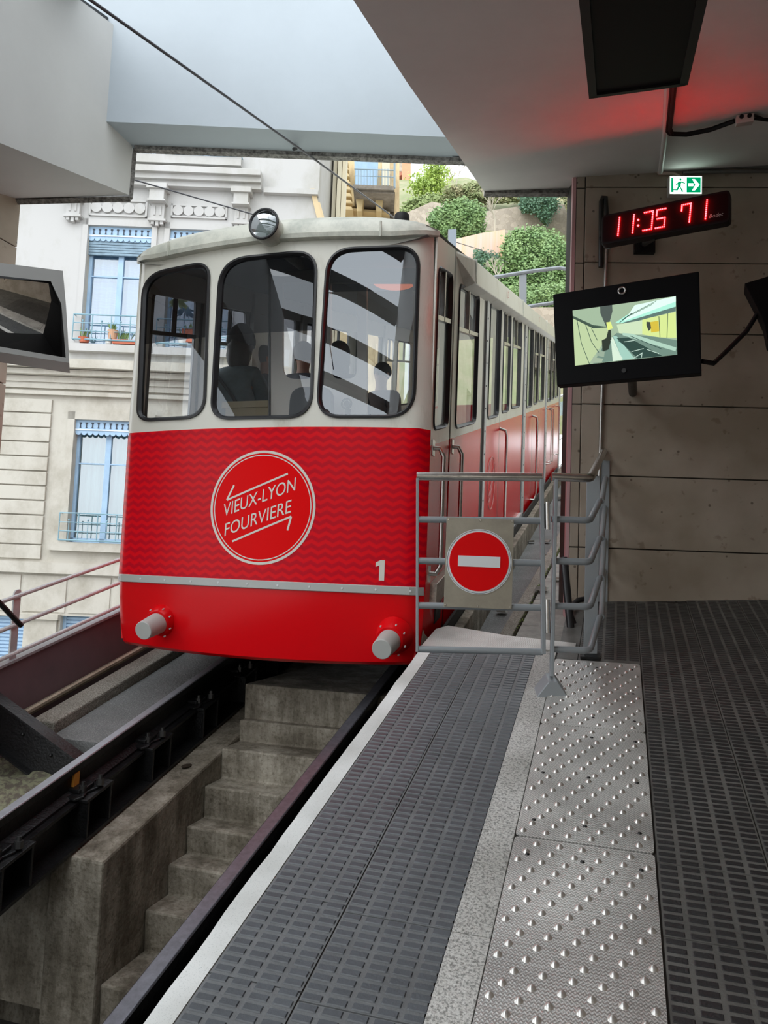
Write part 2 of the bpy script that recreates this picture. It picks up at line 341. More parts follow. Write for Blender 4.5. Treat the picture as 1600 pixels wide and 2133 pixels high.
def sheet(b, outline, holes, mapf, step=0):   # flat region with holes, mapped to 3D
    polys = [outline]+list(holes)
    if step: polys = [subdiv(p, step) for p in polys]
    vs = []; es = []
    for p in polys:
        o = len(vs); vs += [Vector(q).to_2d() for q in p]; es += [(o+i, o+(i+1)%len(p)) for i in range(len(p))]
    if step:
        xs = [p[0] for p in outline]; ys = [p[1] for p in outline]; x = min(xs)+step*.5
        while x < max(xs):
            y = min(ys)+step*.5
            while y < max(ys):
                if pip(x, y, outline) and not any(pip(x, y, h) for h in holes): vs.append(Vector((x, y)))
                y += step
            x += step
    r = delaunay_2d_cdt(vs, es, [], 0, 1e-5)
    nv, nf = r[0], r[2]; keep = []
    for f in nf:
        cx = sum(nv[i].x for i in f)/len(f); cy = sum(nv[i].y for i in f)/len(f)
        P_ = [nv[i] for i in f]; ar = abs((P_[1].x-P_[0].x)*(P_[2].y-P_[0].y)-(P_[2].x-P_[0].x)*(P_[1].y-P_[0].y)); le = max((P_[k]-P_[k-1]).length for k in range(3))
        if ar/max(le, 1e-9) < 2e-4: continue                  # sliver on a straight border
        if pip(cx, cy, outline) and not any(pip(cx, cy, h) for h in holes): keep.append(tuple(f))
    return b.add([mapf(v.x, v.y) for v in nv], keep)
def ring_between(b, o, i_, mapo, mapi=None, dep=None):
    n = len(o); mi = mapi or mapo
    A = [mapo(p[0], p[1]) for p in o]; Bq = [mi(p[0], p[1]) for p in i_]
    b.add(A+Bq, [(k, (k+1)%n, n+(k+1)%n, n+k) for k in range(n)])
    return b
def text_mesh(txt, size, mapf, extr=0, shear=0, spacing=1.0, align='CENTER'):
    cu = bpy.data.curves.new('t', 'FONT'); cu.body = txt; cu.size = size; cu.align_x = align; cu.align_y = 'CENTER'; cu.shear = shear; cu.space_character = spacing
    cu.resolution_u = 4
    o = bpy.data.objects.new('t', cu); COL.objects.link(o); dg = bpy.context.evaluated_depsgraph_get()
    me = o.evaluated_get(dg).to_mesh(); vs = [mapf(v.co.x, v.co.y) for v in me.vertices]; fs = [tuple(p.vertices) for p in me.polygons]
    o.evaluated_get(dg).to_mesh_clear(); COL.objects.unlink(o); bpy.data.objects.remove(o); bpy.data.curves.remove(cu)
    return vs, fs
def copytree(o, parent=None):
    c = o.copy(); COL.objects.link(c)
    if parent is not None: c.parent = parent
    for ch in [q for q in bpy.data.objects if q.parent is o]: copytree(ch, c)
    return c

# ================================================================== THE STATION
ENDP = Vector((-1.0, 5.6, 0)); END_DEG = 16.7; EN = nrm(END_DEG); EU = Vector((EN.y, -EN.x, 0))   # end facade plane
WALLP = Vector((-.097, 5.498, 1.402)); WALL_DEG = 12.5; WN = nrm(WALL_DEG); WU = Vector((WN.y, -WN.x, 0))
def endy(x): return ENDP.y+(x-ENDP.x)*EU.y/EU.x
def wally(x): return WALLP.y+(x-WALLP.x)*WU.y/WU.x
PE = 4.50                                     # where the platform stops

# --- rubber platform floor, left strip and right field
def studs(b, x0, x1, y0, y1, tile=.3255, offx=0, offy=0, cols=5, rows=10, clip=None, t=.003, cr=.31):
    px, py = tile/cols, tile/rows
    nx0 = math.floor((x0-offx)/px); ny0 = math.floor((y0-offy)/py)
    i = nx0
    while offx+(i+.5)*px < x1:
        cx = offx+(i+.5)*px; j = ny0
        while offy+(j+.5)*py < y1:
            cy = offy+(j+.5)*py; j += 1
            if cx-px*.4 < x0-.002 or cx+px*.4 > x1+.006 or cy-py*.3 < y0 or cy+py*.3 > y1: continue
            if clip and not clip(cx, cy): continue
            a, c = px*.39, py*cr; q = .0022
            o = [(-a,-c),(-a+.004,-c-.001),(a-.004,-c-.001),(a,-c),(a,c),(a-.004,c+.001),(-a+.004,c+.001),(-a,c)]
            vs = [S(cx+u, cy+v, .0005) for u,v in o]+[S(cx+u*(1-q/a), cy+v*(1-q/c), t) for u,v in o]
            b.add(vs, [(8,9,10,11,12,13,14,15)]+[(k,(k+1)%8,8+(k+1)%8,8+k) for k in range(8)])
        i += 1
b = B()
# solid slab under everything, then tiles set on it with open joints
def tiles(b, x0, x1, y0, y1, offx, offy, tile=.3255, g=.0022, ytop=None):
    i = math.floor((x0-offx)/tile)
    while offx+i*tile < x1:
        j = math.floor((y0-offy)/tile)
        a0, a1 = max(x0, offx+i*tile+g), min(x1, offx+(i+1)*tile-g)
        sh = (i % 2)*tile*.08
        while offy+j*tile+sh < y1:
            c0, c1 = max(y0, offy+j*tile+g+sh), offy+(j+1)*tile-g+sh
            if ytop: 
                e0, e1 = min(c1, ytop(a0)), min(c1, ytop(a1))
            else: e0 = e1 = min(c1, y1)
            if a1 > a0 and e0 > c0 and e1 > c0:
                b.add([S(a0,c0,.0),S(a1,c0,.0),S(a1,e1,.0),S(a0,e0,.0),S(a0,c0,-.004),S(a1,c0,-.004),S(a1,e1,-.004),S(a0,e0,-.004)],
                      [(0,1,2,3),(0,4,5,1),(1,5,6,2),(2,6,7,3),(3,7,4,0)])
            j += 1
        i += 1
tiles(b, -.995, -.422, -1.5, PE, -.735, 3.157-.3255*12)
b.cur = 1; studs(b, -.995, -.422, .6, 4.40, offx=-.735, offy=3.157-.3255*12)
struct(b, 'floor_edge', (RUBF, STUF), fix=False)
b = B()
RX = .137
tiles(b, RX, 2.4, -1.5, 7, RX, .02, ytop=lambda x: wally(x)-.004)
tiles(b, -.30, RX, 4.35, 7, RX, .02, ytop=lambda x: wally(x)-.004 if x > -.18 else 5.6)
b.cur = 1
studs(b, RX, 1.75, .7, 6.0, offx=RX, offy=.02, t=.0018, cr=.29, clip=lambda x, y: y < wally(x)-.02)
studs(b, -.235, RX, 4.36, 6.0, offx=RX, offy=.02, t=.0018, cr=.29, clip=lambda x, y: y < wally(x)-.02)
struct(b, 'floor', (RUBD, STUD), fix=False)
b = B(); b.sbox(-1.06, 2.4, -1.5, PE, -.55, -.0045); b.sbox(-.24, 2.4, PE, 5.9, -.55, -.0045)
struct(b, 'floor_base', JOINT)
b = B(); n = 60; rnd = random.Random(3)        # slightly ragged white edge
L0 = [S(-1.068+rnd.uniform(-.003,.003), -1.5+i*(4.33+1.5)/n, .001) for i in range(n+1)]
R0 = [S(-.998, -1.5+i*(4.33+1.5)/n, .001) for i in range(n+1)]
for i in range(n): b.hexa([L0[i]-Vector((0,0,.1)),R0[i]-Vector((0,0,.1)),R0[i+1]-Vector((0,0,.1)),L0[i+1]-Vector((0,0,.1)),L0[i],R0[i],R0[i+1],L0[i+1]])
struct(b, 'trim_1', WHITE)
b = B()
for y0, y1 in ((-1.5,.62),(.625,2.175),(2.18,3.12),(3.125,4.02),(4.025,PE)): b.sbox(-.418, -.309, y0, y1, -.05, .002)
struct(b, 'trim_2', GRAN, bevel=.002)
# --- steel tactile plates with studs
TP = [('nearest the viewer, cut off by the bottom of the photo', -1.5, 2.655), ('middle one of the row, with rounded corners', 2.662, 3.515), ('farthest one of the row, under the gate post', 3.522, 4.33)]
for i, (txt, y0, y1) in enumerate(TP):
    root = E('tactile_plate', S(-.1, (y0+y1)/2, 0), 'steel tactile warning plate '+txt, 'tactile paving', 'steel tactile plates along the platform')
    b = B(); pl = rp([(-.306,y0),(.132,y0),(.132,y1),(-.306,y1)], .018)
    b.slab([S(p[0],p[1],.0015) for p in pl], (0,0,.0035)); b.build('plate', PLATE, root)
    b = B(); sx, sy = .0735, .046; j = 0; y = y0+.03
    while y < y1-.02:
        if y > .7:
            for q in range(7):
                x = -.283+q*sx+(j % 3)*sx/3
                if x < .118:
                    c = S(x+random.uniform(-.002,.002), y, .004); rr = .0130; vs = []; fs = []
                    for a, (fr, hz) in enumerate(((1,0),(.72,.0055),(.35,.0085))):
                        vs += [c+Vector((rr*fr*math.cos(t*math.pi/4), rr*fr*math.sin(t*math.pi/4), hz+K*rr*fr*math.sin(t*math.pi/4))) for t in range(8)]
                    for a in range(2): fs += [(a*8+t, a*8+(t+1)%8, a*8+8+(t+1)%8, a*8+8+t) for t in range(8)]
                    fs.append(tuple(range(16,24))); b.add(vs, fs)
        y += sy; j += 1
    b.build('raised_domes', DOME, root, smooth='full', fix=False)
    for yy in (y0+.10, y1-.09, (y0+y1)/2):
        if yy > .7:
            for xx in (-.255, -.085, .09): b = B(); b.cyl(S(xx,yy,.004), S(xx,yy,.0085), .008, .0055, 10); b.build('screw', IRON, root)
# --- chequered threshold plate and ground past the platform end
b = B(); b.slab([S(-1.07,4.34,.010),S(-.42,4.44,.010),S(-.21,4.47,.010),S(-.21,4.60,.006),S(-.62,4.66,.006),S(-1.00,4.78,.006),S(-1.06,4.7,.006)], (0,0,-.006))
o = b.build('threshold_plate', PLATE); tag(o, 'worn chequered metal plate on the floor just behind the gate', 'floor plate')
b = B(); b.sbox(-1.06, -.2, 4.495, 4.62, -.6, -.004); struct(b, 'wall_platform_end', CONC)

# --- stone wall on the right (honed slabs with dark joints)
def wp(u, z, d=0): return Vector((WALLP.x, WALLP.y, 0))+WU*u+WN*(-d)+Vector((0,0,z))   # d towards the viewer
Zc = lambda y: 3.04+K*y
ZJ = [onA(1300, y, WALL_DEG, WALLP).z for y in (1143, 992, 843, 693, 547, 390)]
edgesz = [0.9]+ZJ+[5.6]
uL = -.150
b = B()
for i in range(len(edgesz)-1):
    z0, z1 = edgesz[i]+.004, edgesz[i+1]-.004
    p = [wp(uL+.002, z0), wp(3.0, z0), wp(3.0, z0, -.03), wp(uL+.002, z0, -.03), wp(uL+.002, z1), wp(3.0, z1), wp(3.0, z1, -.03), wp(uL+.002, z1, -.03)]
    b.hexa(p)
    q = [wp(uL-.062, z0, -.012), wp(uL-.004, z0, -.012), wp(uL-.004, z0, -.03), wp(uL-.062, z0, -.03), wp(uL-.062, z1, -.012), wp(uL-.004, z1, -.012), wp(uL-.004, z1, -.03), wp(uL-.062, z1, -.03)]
    b.hexa(q)
struct(b, 'wall_right', STONE, bevel=.003)
b = B(); b.hexa([wp(uL-.07,.9,-.02),wp(3.0,.9,-.02),wp(3.0,.9,-.4),wp(uL-.07,.9,-.4),wp(uL-.07,5.7,-.02),wp(3.0,5.7,-.02),wp(3.0,5.7,-.4),wp(uL-.07,5.7,-.4)])
struct(b, 'wall_right_core', JOINT)
b = B(); b.hexa([wp(uL-.090,.9,-.01),wp(uL-.066,.9,-.01),wp(uL-.066,.9,-.06),wp(uL-.090,.9,-.06),wp(uL-.090,4.5,-.01),wp(uL-.066,4.5,-.01),wp(uL-.066,4.5,-.06),wp(uL-.090,4.5,-.06)])
struct(b, 'trim_3', mat('pinkish_frame', (.62,.36,.37), .5))
b = B(); b.tube([wp(.0, 3.05+1.05, .018), wp(.0, 4.0, .018), wp(-.02, 1.42+1.0, .018), wp(-.03, 2.05, .018)], .013, 10)
o = b.build('conduit', STEEL); tag(o, 'shiny vertical conduit down the left edge of the stone wall, behind the monitor', 'pipe')
# platform side wall and rear, out of frame, closing the hall
b = B(); b.sbox(2.4, 2.6, -14, 6.5, -.6, 3.1); struct(b, 'wall_platform_side', STONE)
b = B(); b.box((-4.6,-14.2,-6),(2.6,-14,2.2)); struct(b, 'wall_rear', STONE)
# --- ceiling slab over the platform
b = B()
ypts = [-14, -6, -2, 1.0, 1.8, 2.6, 3.4, 4.2, 5.0, None]
L = []; 
for y in ypts:
    x = -1.0 if y is None or y > 3 else -.985
    L.append((x, endy(-1.0)-.02 if y is None else y))
R = [(2.6, y if y is not None else endy(2.6)) for y in ypts]
b.loft([[S(l[0],l[1],3.04),S(r[0],r[1],3.04),S(r[0],r[1],4.4),S(l[0],l[1],4.4)] for l,r in zip(L,R)])
struct(b, 'ceiling', PLAST)
# grimy trim along the open edges of the end plane
def ep(u, z, d=0): return Vector((ENDP.x, ENDP.y, 0))+EU*u+EN*(-d)+Vector((0,0,z))
def ubar(b, A, Bp, r): b.tube([A, Bp], r, 6)
zc0 = onA(1005,397,END_DEG,ENDP).z
b = B(); b.hexa([ep(0,zc0-.035,.03),ep(.83,zc0-.0,.03),ep(.83,zc0-.0,-.03),ep(0,zc0-.035,-.03),ep(0,zc0+.01,.03),ep(.83,zc0+.045,.03),ep(.83,zc0+.045,-.03),ep(0,zc0+.01,-.03)])
struct(b, 'trim_4', GRIME)
# --- cross beam over the track (white paint, blue-grey skylight put into its colour)
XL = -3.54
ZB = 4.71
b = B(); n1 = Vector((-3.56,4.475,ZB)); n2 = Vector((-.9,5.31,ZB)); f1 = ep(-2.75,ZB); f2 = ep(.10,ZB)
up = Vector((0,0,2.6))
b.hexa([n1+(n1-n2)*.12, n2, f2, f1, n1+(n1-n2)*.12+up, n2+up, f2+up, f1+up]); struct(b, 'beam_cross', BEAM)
b = B(); b.obox(ep(-1.31,ZB-.012,.015), EU, EN, (0,0,1), 1.37, .03, .018); struct(b, 'trim_5', GRIME)
# --- left long beam
def lb(x, y, h): return S(x, y, h)
b = B(); y1 = 4.83
b.loft([[S(-4.6,y,3.10), S(XL,y,3.10), S(XL,y,4.31), S(-4.6,y,4.31)] for y in (-14,-4,0,2,3.4)]+[[S(-4.6,4.50,3.10), S(-3.60,4.80,3.10), S(-3.60,4.80,4.6), S(-4.6,4.5,4.6)]][:0]+
       [[Vector((-4.6,4.52,3.1+K*4.52)), Vector((XL-.04,4.80,3.1+K*4.8)), Vector((XL-.04,4.80,4.31+K*4.8)), Vector((-4.6,4.52,4.31+K*4.52))]])
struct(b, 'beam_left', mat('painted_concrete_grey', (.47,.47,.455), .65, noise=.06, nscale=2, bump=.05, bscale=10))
b = B()
b.tube([Vector((-4.45,4.56,3.085+K*4.56)), Vector((XL-.05,4.83,3.085+K*4.82))], .028, 4)
b.tube([Vector((XL-.05,4.83,3.085+K*4.82)), Vector((XL-.05,4.84,ZB))], .022, 4)
struct(b, 'trim_6', GRIME)
# --- left wall: stone slabs, level joints
b = B(); zs = [-.3]; z = .55
JZ = [onX(20, 507, -4.4).z]; st = .53
z = JZ[0]
while z > -.2: z -= st
zs = []
while z < 5.5: zs.append(z); z += st
for i in range(len(zs)-1): b.box((-4.6, 2.9, zs[i]+.004), (-4.4, 4.60, zs[i+1]-.004))
struct(b, 'wall_left', STONE, bevel=.003)
b = B(); b.box((-4.62, -14, -6), (-4.415, 4.585, 0.2)); b.box((-4.62, 2.9, 0.2), (-4.415, 4.585, 5.2)); struct(b, 'wall_left_core', JOINT)
# --- roof light: dark rafters on the left beam and slab, open to the sky
root = E('skylight_frame', S(-2.3, 0, 4.3), 'dark steel rafters of the roof light above the track, at the top left', 'skylight')
b = B(); b.sbox(-3.75, -3.60, -14, 4.45, 4.31, 4.36); b.build('sill', IRON, root)
b = B()
for i in range(14):
    y = 3.75-i*1.15
    b.add([],[])
    A = S(-3.75, y+.25, 4.42); C_ = S(-.95, y-1.0, 4.42)
    t = (C_-A).normalized(); nn = Vector((-t.y, t.x, 0)).normalized()
    b.obox((A+C_)/2, t, nn, t.cross(nn), (C_-A).length/2, .17, .05)
b.build('rafters', IRON, root)

# --- unseen tube lamps added behind the viewer to brighten the hall
for k, (x, y) in enumerate(((.9,-1.6),(.9,-4.6),(.9,-7.6))):
    root = E('added_fill_lamp', S(x,y,3.0), ('nearest','middle','farthest')[k]+' added fill lamp, unseen under the platform ceiling behind the viewer', 'lamp', 'added fill lamps along the platform ceiling')
    b = B(); b.sbox(x-.09,x+.09,y-.7,y+.7,2.93,3.0); b.build('housing', PLAST, root)
    b = B(); b.sbox(x-.06,x+.06,y-.66,y+.66,2.89,2.93); b.build('diffuser', emis('fill_lamp_white', (1,.93,.84), 14), root)

# ================================================================== TRACK PIT
_ra, _rb = onslope(338,1977,-.5).x, onslope(377,1977,-.5).x
RX1, RX2 = (_ra+_rb)/2, -2.82
LH = -.875
XI = onslope(216,1794,LH).x
NOS = [(lambda P: (P.y, P.z))(onX(px, py, XI)) for px, py in ((510,1424),(498,1499),(461,1558),(425,1637),(388,1721),(349,1800),(301,1895),(208,2050))]
ZPB = onY(100,2106,3.6).z
b = B()
pr = []
pr.append((9.0, NOS[0][1]+.0)); 
for i, (y, z) in enumerate(NOS):
    pr.append((y, z)); zn = NOS[i+1][1] if i+1 < len(NOS) else ZPB; pr.append((y+.012, zn))
pr.append((9.0,ZPB))
# finely divided so worn edges show
rnd = random.Random(5)
b.slab([Vector((XI+.001, y, z)) for y, z in pr], (-1.10-XI, 0, 0))
o = b.build('concrete_stairs', CONC, bevel=.012); tag(o, 'worn concrete maintenance stairs climbing between the two rails', 'stairs')
b = B()
b.add([],[])
def lp(x, y, h): return S(x, y, h)
y0 = onslope(180,1790,LH).y
b.hexa([Vector((XI,y0,ZPB)),Vector((-2.80,y0,ZPB)),Vector((-2.80,9,ZPB)),Vector((XI,9,ZPB)), S(XI,y0,LH),S(-2.80,y0,LH),S(-2.80,9,LH),S(XI,9,LH)])
o = b.build('wall_pit_ledge', CONCT, bevel=.015); tag(o, kind='structure')
b = B(); b.box((-4.4, 3.60, ZPB), (-2.79, 3.9, -.03)); b.add([],[]); struct(b, 'wall_pit_front', CONC)
b = B(); b.box((-4.5, -3, -1.7), (-1.02, 6, -1.5)); b.box((-4.5, 3.3, ZPB-.12), (-1.62, 3.5, ZPB-.03)); struct(b, 'floor_pit', mat('dark_pit_concrete', (.03,.028,.025), .8, noise=.6, nscale=3, bump=.3))  # near-black concrete at the bottom, below the stairs
b = B(); b.sbox(-1.075, -1.055, -1.5, 14.5, -2.0, -.06); struct(b, 'wall_platform_face', mat('black_gap_wall', (.02,.02,.02), .8))

def rail(name, x, ya, yb, label, topmat, hh=-.5, w=.062):
    root = E(name, S(x, ya, hh-.15), label, 'rail', 'running rails under the red car')
    b = B(); prof = [(-w/2,0),(-w/2,-.035),(-.012,-.05),(-.012,-.12),(-.06,-.138),(-.06,-.15),(.06,-.15),(.06,-.138),(.012,-.12),(.012,-.05),(w/2,-.035),(w/2,0)]
    ys = [ya, (ya+yb)/2, yb]
    b.loft([[S(x+p[0], y, hh+p[1]-.002) for p in prof] for y in ys]); b.build('rail_web', IRON, root)
    b = B(); b.loft([[S(x-w/2+.006,y,hh+.004),S(x+w/2-.006,y,hh+.004),S(x+w/2,y,hh-.006),S(x-w/2,y,hh-.006)] for y in ys]); b.build('rail_head', topmat, root, bevel=.003)
    return root
rail('rail', RX2, -1, 14.6, 'shiny left running rail carried on a black bolted girder', RAILT)
rr2 = rail('rail', RX1, -1, 14.6, 'right running rail close beside the white platform edge', RAILP, w=_rb-_ra+.004)
# continuous bearer under the left rail with chairs, boxes and bolts
root = E('track_girder', S(-2.76, 3, -1), 'black bolted steel girder carrying the left rail above the pit', 'girder')
b = B(); b.sbox(-2.90, -2.885, 1.5, 12, -.86, -.65); b.sbox(-2.90, -2.665, 1.5, 12, -.862, -.845); b.sbox(-2.90, -2.72, 1.5, 12, -.672,-.655); b.sbox(-2.79,-2.775, 1.5, 12, -.845,-.672); b.build('channel', IRON, root)
for i in range(9):
    y = 3.0+.588*i-.588
    b = B(); b.sbox(-2.885, -2.668, y-.01, y+.21, -.662, -.645)
    for q in (.0, .185): b.sbox(-2.80, -2.668, y+q, y+q+.014, -.845, -.66)
    b.build('box_bracket', IRON, root, bevel=.002)
    b = B(); pl = [(-2.81,y-.02),(-2.73,y-.04),(-2.70,y+.0),(-2.715,y+.05),(-2.69,y+.10),(-2.70,y+.15),(-2.81,y+.15)]
    b.slab([S(p[0],p[1],-.645) for p in pl], (0,0,.014)); pl = [(-2.81,y+.01),(-2.74,y+.01),(-2.72,y+.05),(-2.72,y+.11),(-2.81,y+.12)]
    b.slab([S(p[0],p[1],-.631) for p in pl], (0,0,.022)); b.build('rail_clip', IRON, root, bevel=.005)
for i in range(6):
    y = 3.0+.588*i-.588
    for dx, dy in ((-2.74, .04), (-2.695, .125)):
        b = B(); b.cyl(S(dx,y+dy,-.632), S(dx,y+dy,-.598), .021, n=6); b.cyl(S(dx,y+dy,-.598), S(dx,y+dy,-.578), .011, n=8); b.build('bolt', mat('oily_bolt', (.10,.10,.10), .35, .8), root)
b = B(); b.sbox(-2.86,-2.79, 3.62, 3.66, -.62, -.54); b.build('paint_mark', mat('orange_mark', (.55,.22,.03), .6), root)
b = B(); b.sbox(-1.60,-1.36, -1, 14, -.80, -.65); 
for i in range(14): b.sbox(-1.52,-1.36, 2.1+i*.3, 2.13+i*.3, -.66, -.60)
o = b.build('track_girder', IRON); tag(o, 'black girder under the right rail beside the platform', 'girder')
b = B(); _lf = onslope(389,1595,LH+.006); b.ell((_lf.x, _lf.y, _lf.z), .03, .05, .008, 8, 6); o = b.build('dead_leaf', mat('rotten_leaf', (.03,.02,.01), .8)); tag(o, 'dark rotten leaf lying on the concrete ledge', 'leaf')

# --- asphalt walkway, kerb, pipe, maroon girder, handrail on the far side
YS = 4.0
b = B(); b.loft([[S(x,y,h) for x,h in ((-3.28,-.56),(-2.86,-.56),(-2.86,-.75),(-3.28,-.75))] for y in (YS,6,9,14,24)]); struct(b, 'floor_walkway', ASPH)
b = B(); b.sbox(-3.47, -3.29, YS+.04, 24, -.75, -.49); o = b.build('kerb', KERB, bevel=.012); tag(o, 'rough granite kerb between the asphalt strip and the maroon girder', 'kerb')
b = B(); b.tube([S(-3.565,YS+.1,-.485), S(-3.565,24,-.485)], .026, 10); o = b.build('drain_pipe', mat('dirty_galvanised_pipe', (.42,.38,.28), .45, .5, noise=.4, nscale=14)); tag(o, 'dirty metal pipe running along the foot of the maroon girder', 'pipe')
b = B(); b.sbox(-3.62,-3.60, 3.2, 24, -.62,-.13); b.sbox(-3.70,-3.575, 3.2, 24, -.135,-.12)
root = E('bridge_girder', S(-3.6, 4, -.5), 'maroon steel girder wall along the far side of the track', 'girder')
B().sbox(-3.63,-3.605, 3.2, 24, -.70,-.135).build('web', MAROON, root)
B().sbox(-3.70,-3.590, 3.2, 24, -.135,-.118).build('top_flange', mat('grey_flange', (.45,.44,.46), .4, .3), root)
root = E('handrail', S(-3.62, 4.0, -.1), 'grey tubular handrail on the maroon girder', 'railing')
for h in (.275,.093,-.088):
    B().tube([S(-3.62,1.5,h), S(-3.62,22,h)], .014, 10).build('rail_tube', GALV, root)
for y in (2.2, 4.02, 5.9, 7.8, 9.7):
    b = B(); pl = rp([(y-.03,-.135),(y+.03,-.135),(y+.03,.315),(y-.03,.315)], .03); b.slab([S(-3.632,p[0],p[1]) for p in pl], (.012,0,0)); b.build('post', GALV, root, bevel=.002)
B().tube([onX(-40,1215,-3.5), onX(44,1303,-3.5)], .017, 10).build('stay_bar', IRON, root)
# raking strut at the low end of the walkway
root = E('raking_strut', Vector((-3.2,3.8,.35)), 'black riveted steel strut slanting down to the left rail', 'strut')
A = Vector((-4.35, 4.45, .66)); C_ = onslope(150, 1592, -.60); C_ = Vector((-2.90, C_.y, C_.z-.06))
A = onX(-60, 1447, -3.75); d = (C_-A).normalized(); nx = Vector((0,1,0)); nx = (nx-d*nx.dot(d)).normalized(); nz = d.cross(nx)
if nz.z < 0: nz = -nz
b = B(); m = (A+C_)/2; hl = (C_-A).length/2
m = m-nz*.035; b.obox(m, d, nx, nz, hl, .008, .12); b.obox(m+nz*.12, d, nx, nz, hl, .05, .006); b.obox(m-nz*.12, d, nx, nz, hl, .05, .006); b.build('beam', IRON, root)
b = B()
for t in (.25,.5,.75): b.ell(A.lerp(C_, t)-nx*.01, .012, .012, .012, 8, 6)
b.build('rivets', IRON, root)
b = B(); rnd = random.Random(11)
b2 = B(); b2.hexa([Vector((-3.75,YS+.06,-3)),Vector((-2.91,YS+.06,-3)),Vector((-2.91,12,-3)),Vector((-3.75,12,-3)),S(-3.75,YS+.06,-.765),S(-2.91,YS+.06,-.765),S(-2.91,12,-.765),S(-3.75,12,-.765)]); struct(b2, 'wall_abutment', CONC)
gx, gy = 24, 14; vs = [Vector((-5.6+i*.12, 2.6+j*.13, -.06+K*(2.6+j*.13)-.62+rnd.uniform(-.07,.07))) for j in range(gy) for i in range(gx)]
b.add(vs, [(j*gx+i, j*gx+i+1, (j+1)*gx+i+1, (j+1)*gx+i) for j in range(gy-1) for i in range(gx-1)])
MOSS = mat('mossy_rubble', (.14,.15,.06), .9, fn=m_speck((.12,.10,.075), (.24,.24,.15), 22, .5), bump=1, bscale=9)
struct(b, 'floor_rubble', MOSS, smooth='full')

# --- beyond the platform on the right: channel, kerb, slabs
b = B(); b.sbox(-1.05,-.98, 4.8, 30, -.9,-.13); struct(b, 'wall_channel', CONC, bevel=.01)
b = B(); b.add([S(-1.0,4.6,-.36),S(-.60,4.6,-.36),S(-.4,16,-.36),S(-1.0,16,-.36)],[(0,1,2,3)]); struct(b, 'floor_channel', ASPH)
def kl(y): return -.715+(y-4.875)*.0363
b = B(); b.loft([[S(kl(y),y,-.1),S(kl(y)+.085,y,-.1),S(kl(y)+.085,y,-.4),S(kl(y),y,-.4)] for y in (4.6,6,8,12,16)]); o = b.build('kerb', KERB, bevel=.008); tag(o, 'speckled granite kerb with moss beyond the gate', 'kerb')
b = B(); 
for i in range(18):
    a, c = 4.62+i*.62, 4.62+(i+1)*.62-.01
    b.hexa([S(kl(a)+.105,a,-.5),S(1.2,a,-.5),S(1.2,c,-.5),S(kl(c)+.105,c,-.5),S(kl(a)+.105,a,-.105),S(1.2,a,-.105),S(1.2,c,-.105),S(kl(c)+.105,c,-.105)])
struct(b, 'floor_path_slabs', mat('worn_paving_slab', (.40,.385,.35), .8, noise=.35, nscale=7, bump=.3, bscale=50), bevel=.006)
b = B(); rnd = random.Random(9)
for i in range(500):
    y = rnd.uniform(4.6, 9); x = kl(y)+.085+rnd.uniform(0,.022); s = rnd.uniform(.004,.010)
    c = S(x, y, -.10); b.add([c+Vector((rnd.uniform(-s,s),rnd.uniform(-s,s),rnd.uniform(0,s))) for _ in range(4)], [(0,1,2),(0,2,3),(1,3,2),(0,3,1)])
o = b.build('moss', mat('moss_green', (.16,.22,.04), .9), fix=False); tag(o, 'strip of green moss along the kerb joint beyond the gate', 'moss', kind='stuff')

# ================================================================== GATE AND BARRIER
GP = Vector((-.294, 3.891, 0)); GD = 14; GN = nrm(GD); GU = Vector((GN.y, -GN.x, 0))
def gp(px, py): return onA(px, py, GD, GP)
root = E('platform_gate', Vector((-.94,3.73,1.15)), 'grey swing gate carrying the round no entry sign', 'gate')
tl, bl, tr, br = gp(870,992), gp(869,1357), gp(1127,994), gp(1132,1358)
ML = (tl+bl)/2; hor = GU
def flat(b, p, q, w, t): 
    d = (q-p).normalized(); b.obox((p+q)/2, d, GU if abs(d.z) > .7 else (0,0,1), GN, (q-p).length/2, w, t)
b = B(); flat(b, Vector((tl.x,tl.y,tl.z-.01)), bl, .007, .018); b.build('left_upright', ALU, root, bevel=.002)
a, c = gp(1128,996), gp(1132,1362); b = B(); flat(b, a, c, .010, .018); b.build('right_upright', ALU, root, bevel=.002)
B().tube([gp(868,992), gp(1129,994)], .0215, 16).build('top_rail', STEEL, root, smooth=True)
for ya, yb in ((1082,1085),(1168,1173),(1261,1266),(1352,1358)):
    B().tube([gp(870,ya), gp(1130,yb)], .0165, 12).build('bar', ALU, root, smooth=True)
c1 = gp(997,1173)-GN*.024
b = B(); b.obox(c1, GU, GN, (0,0,1), .1665, .0015, .2215); sp = b.build('sign_plate', mat('weathered_aluminium', (.42,.39,.32), .45, .6, noise=.2, nscale=9), root, bevel=.001)
def disc(b, c, r, off, n=64, r2=0):
    c = c-GN*off
    ri = [c+(GU*math.cos(2*math.pi*k/n)+Vector((0,0,1))*math.sin(2*math.pi*k/n))*r for k in range(n)]
    if not r2: b.slab(ri, GN*.003)
    else:
        rj = [c+(GU*math.cos(2*math.pi*k/n)+Vector((0,0,1))*math.sin(2*math.pi*k/n))*r2 for k in range(n)]
        b.add(ri+rj, [(k,(k+1)%n,n+(k+1)%n,n+k) for k in range(n)])
cd = gp(997,1170)-GN*.024
SW = mat('sign_white', (.78,.81,.82), .4); SR = mat('sign_red', (.80,.002,.004), .4, spec=.12)
b = B(); disc(b, cd, .161, .006); b.build('sign_rim', SW, sp)
b = B(); disc(b, cd, .157, .0068, r2=.155); b.build('rim_line', mat('navy_line', (.02,.05,.10), .5), sp, fix=False)
b = B(); disc(b, cd, .146, .008); b.build('red_disc', SR, sp)
b = B(); b.obox(cd-GN*.0095, GU, GN, (0,0,1), .1035, .001, .0265); b.build('white_bar', SW, sp)
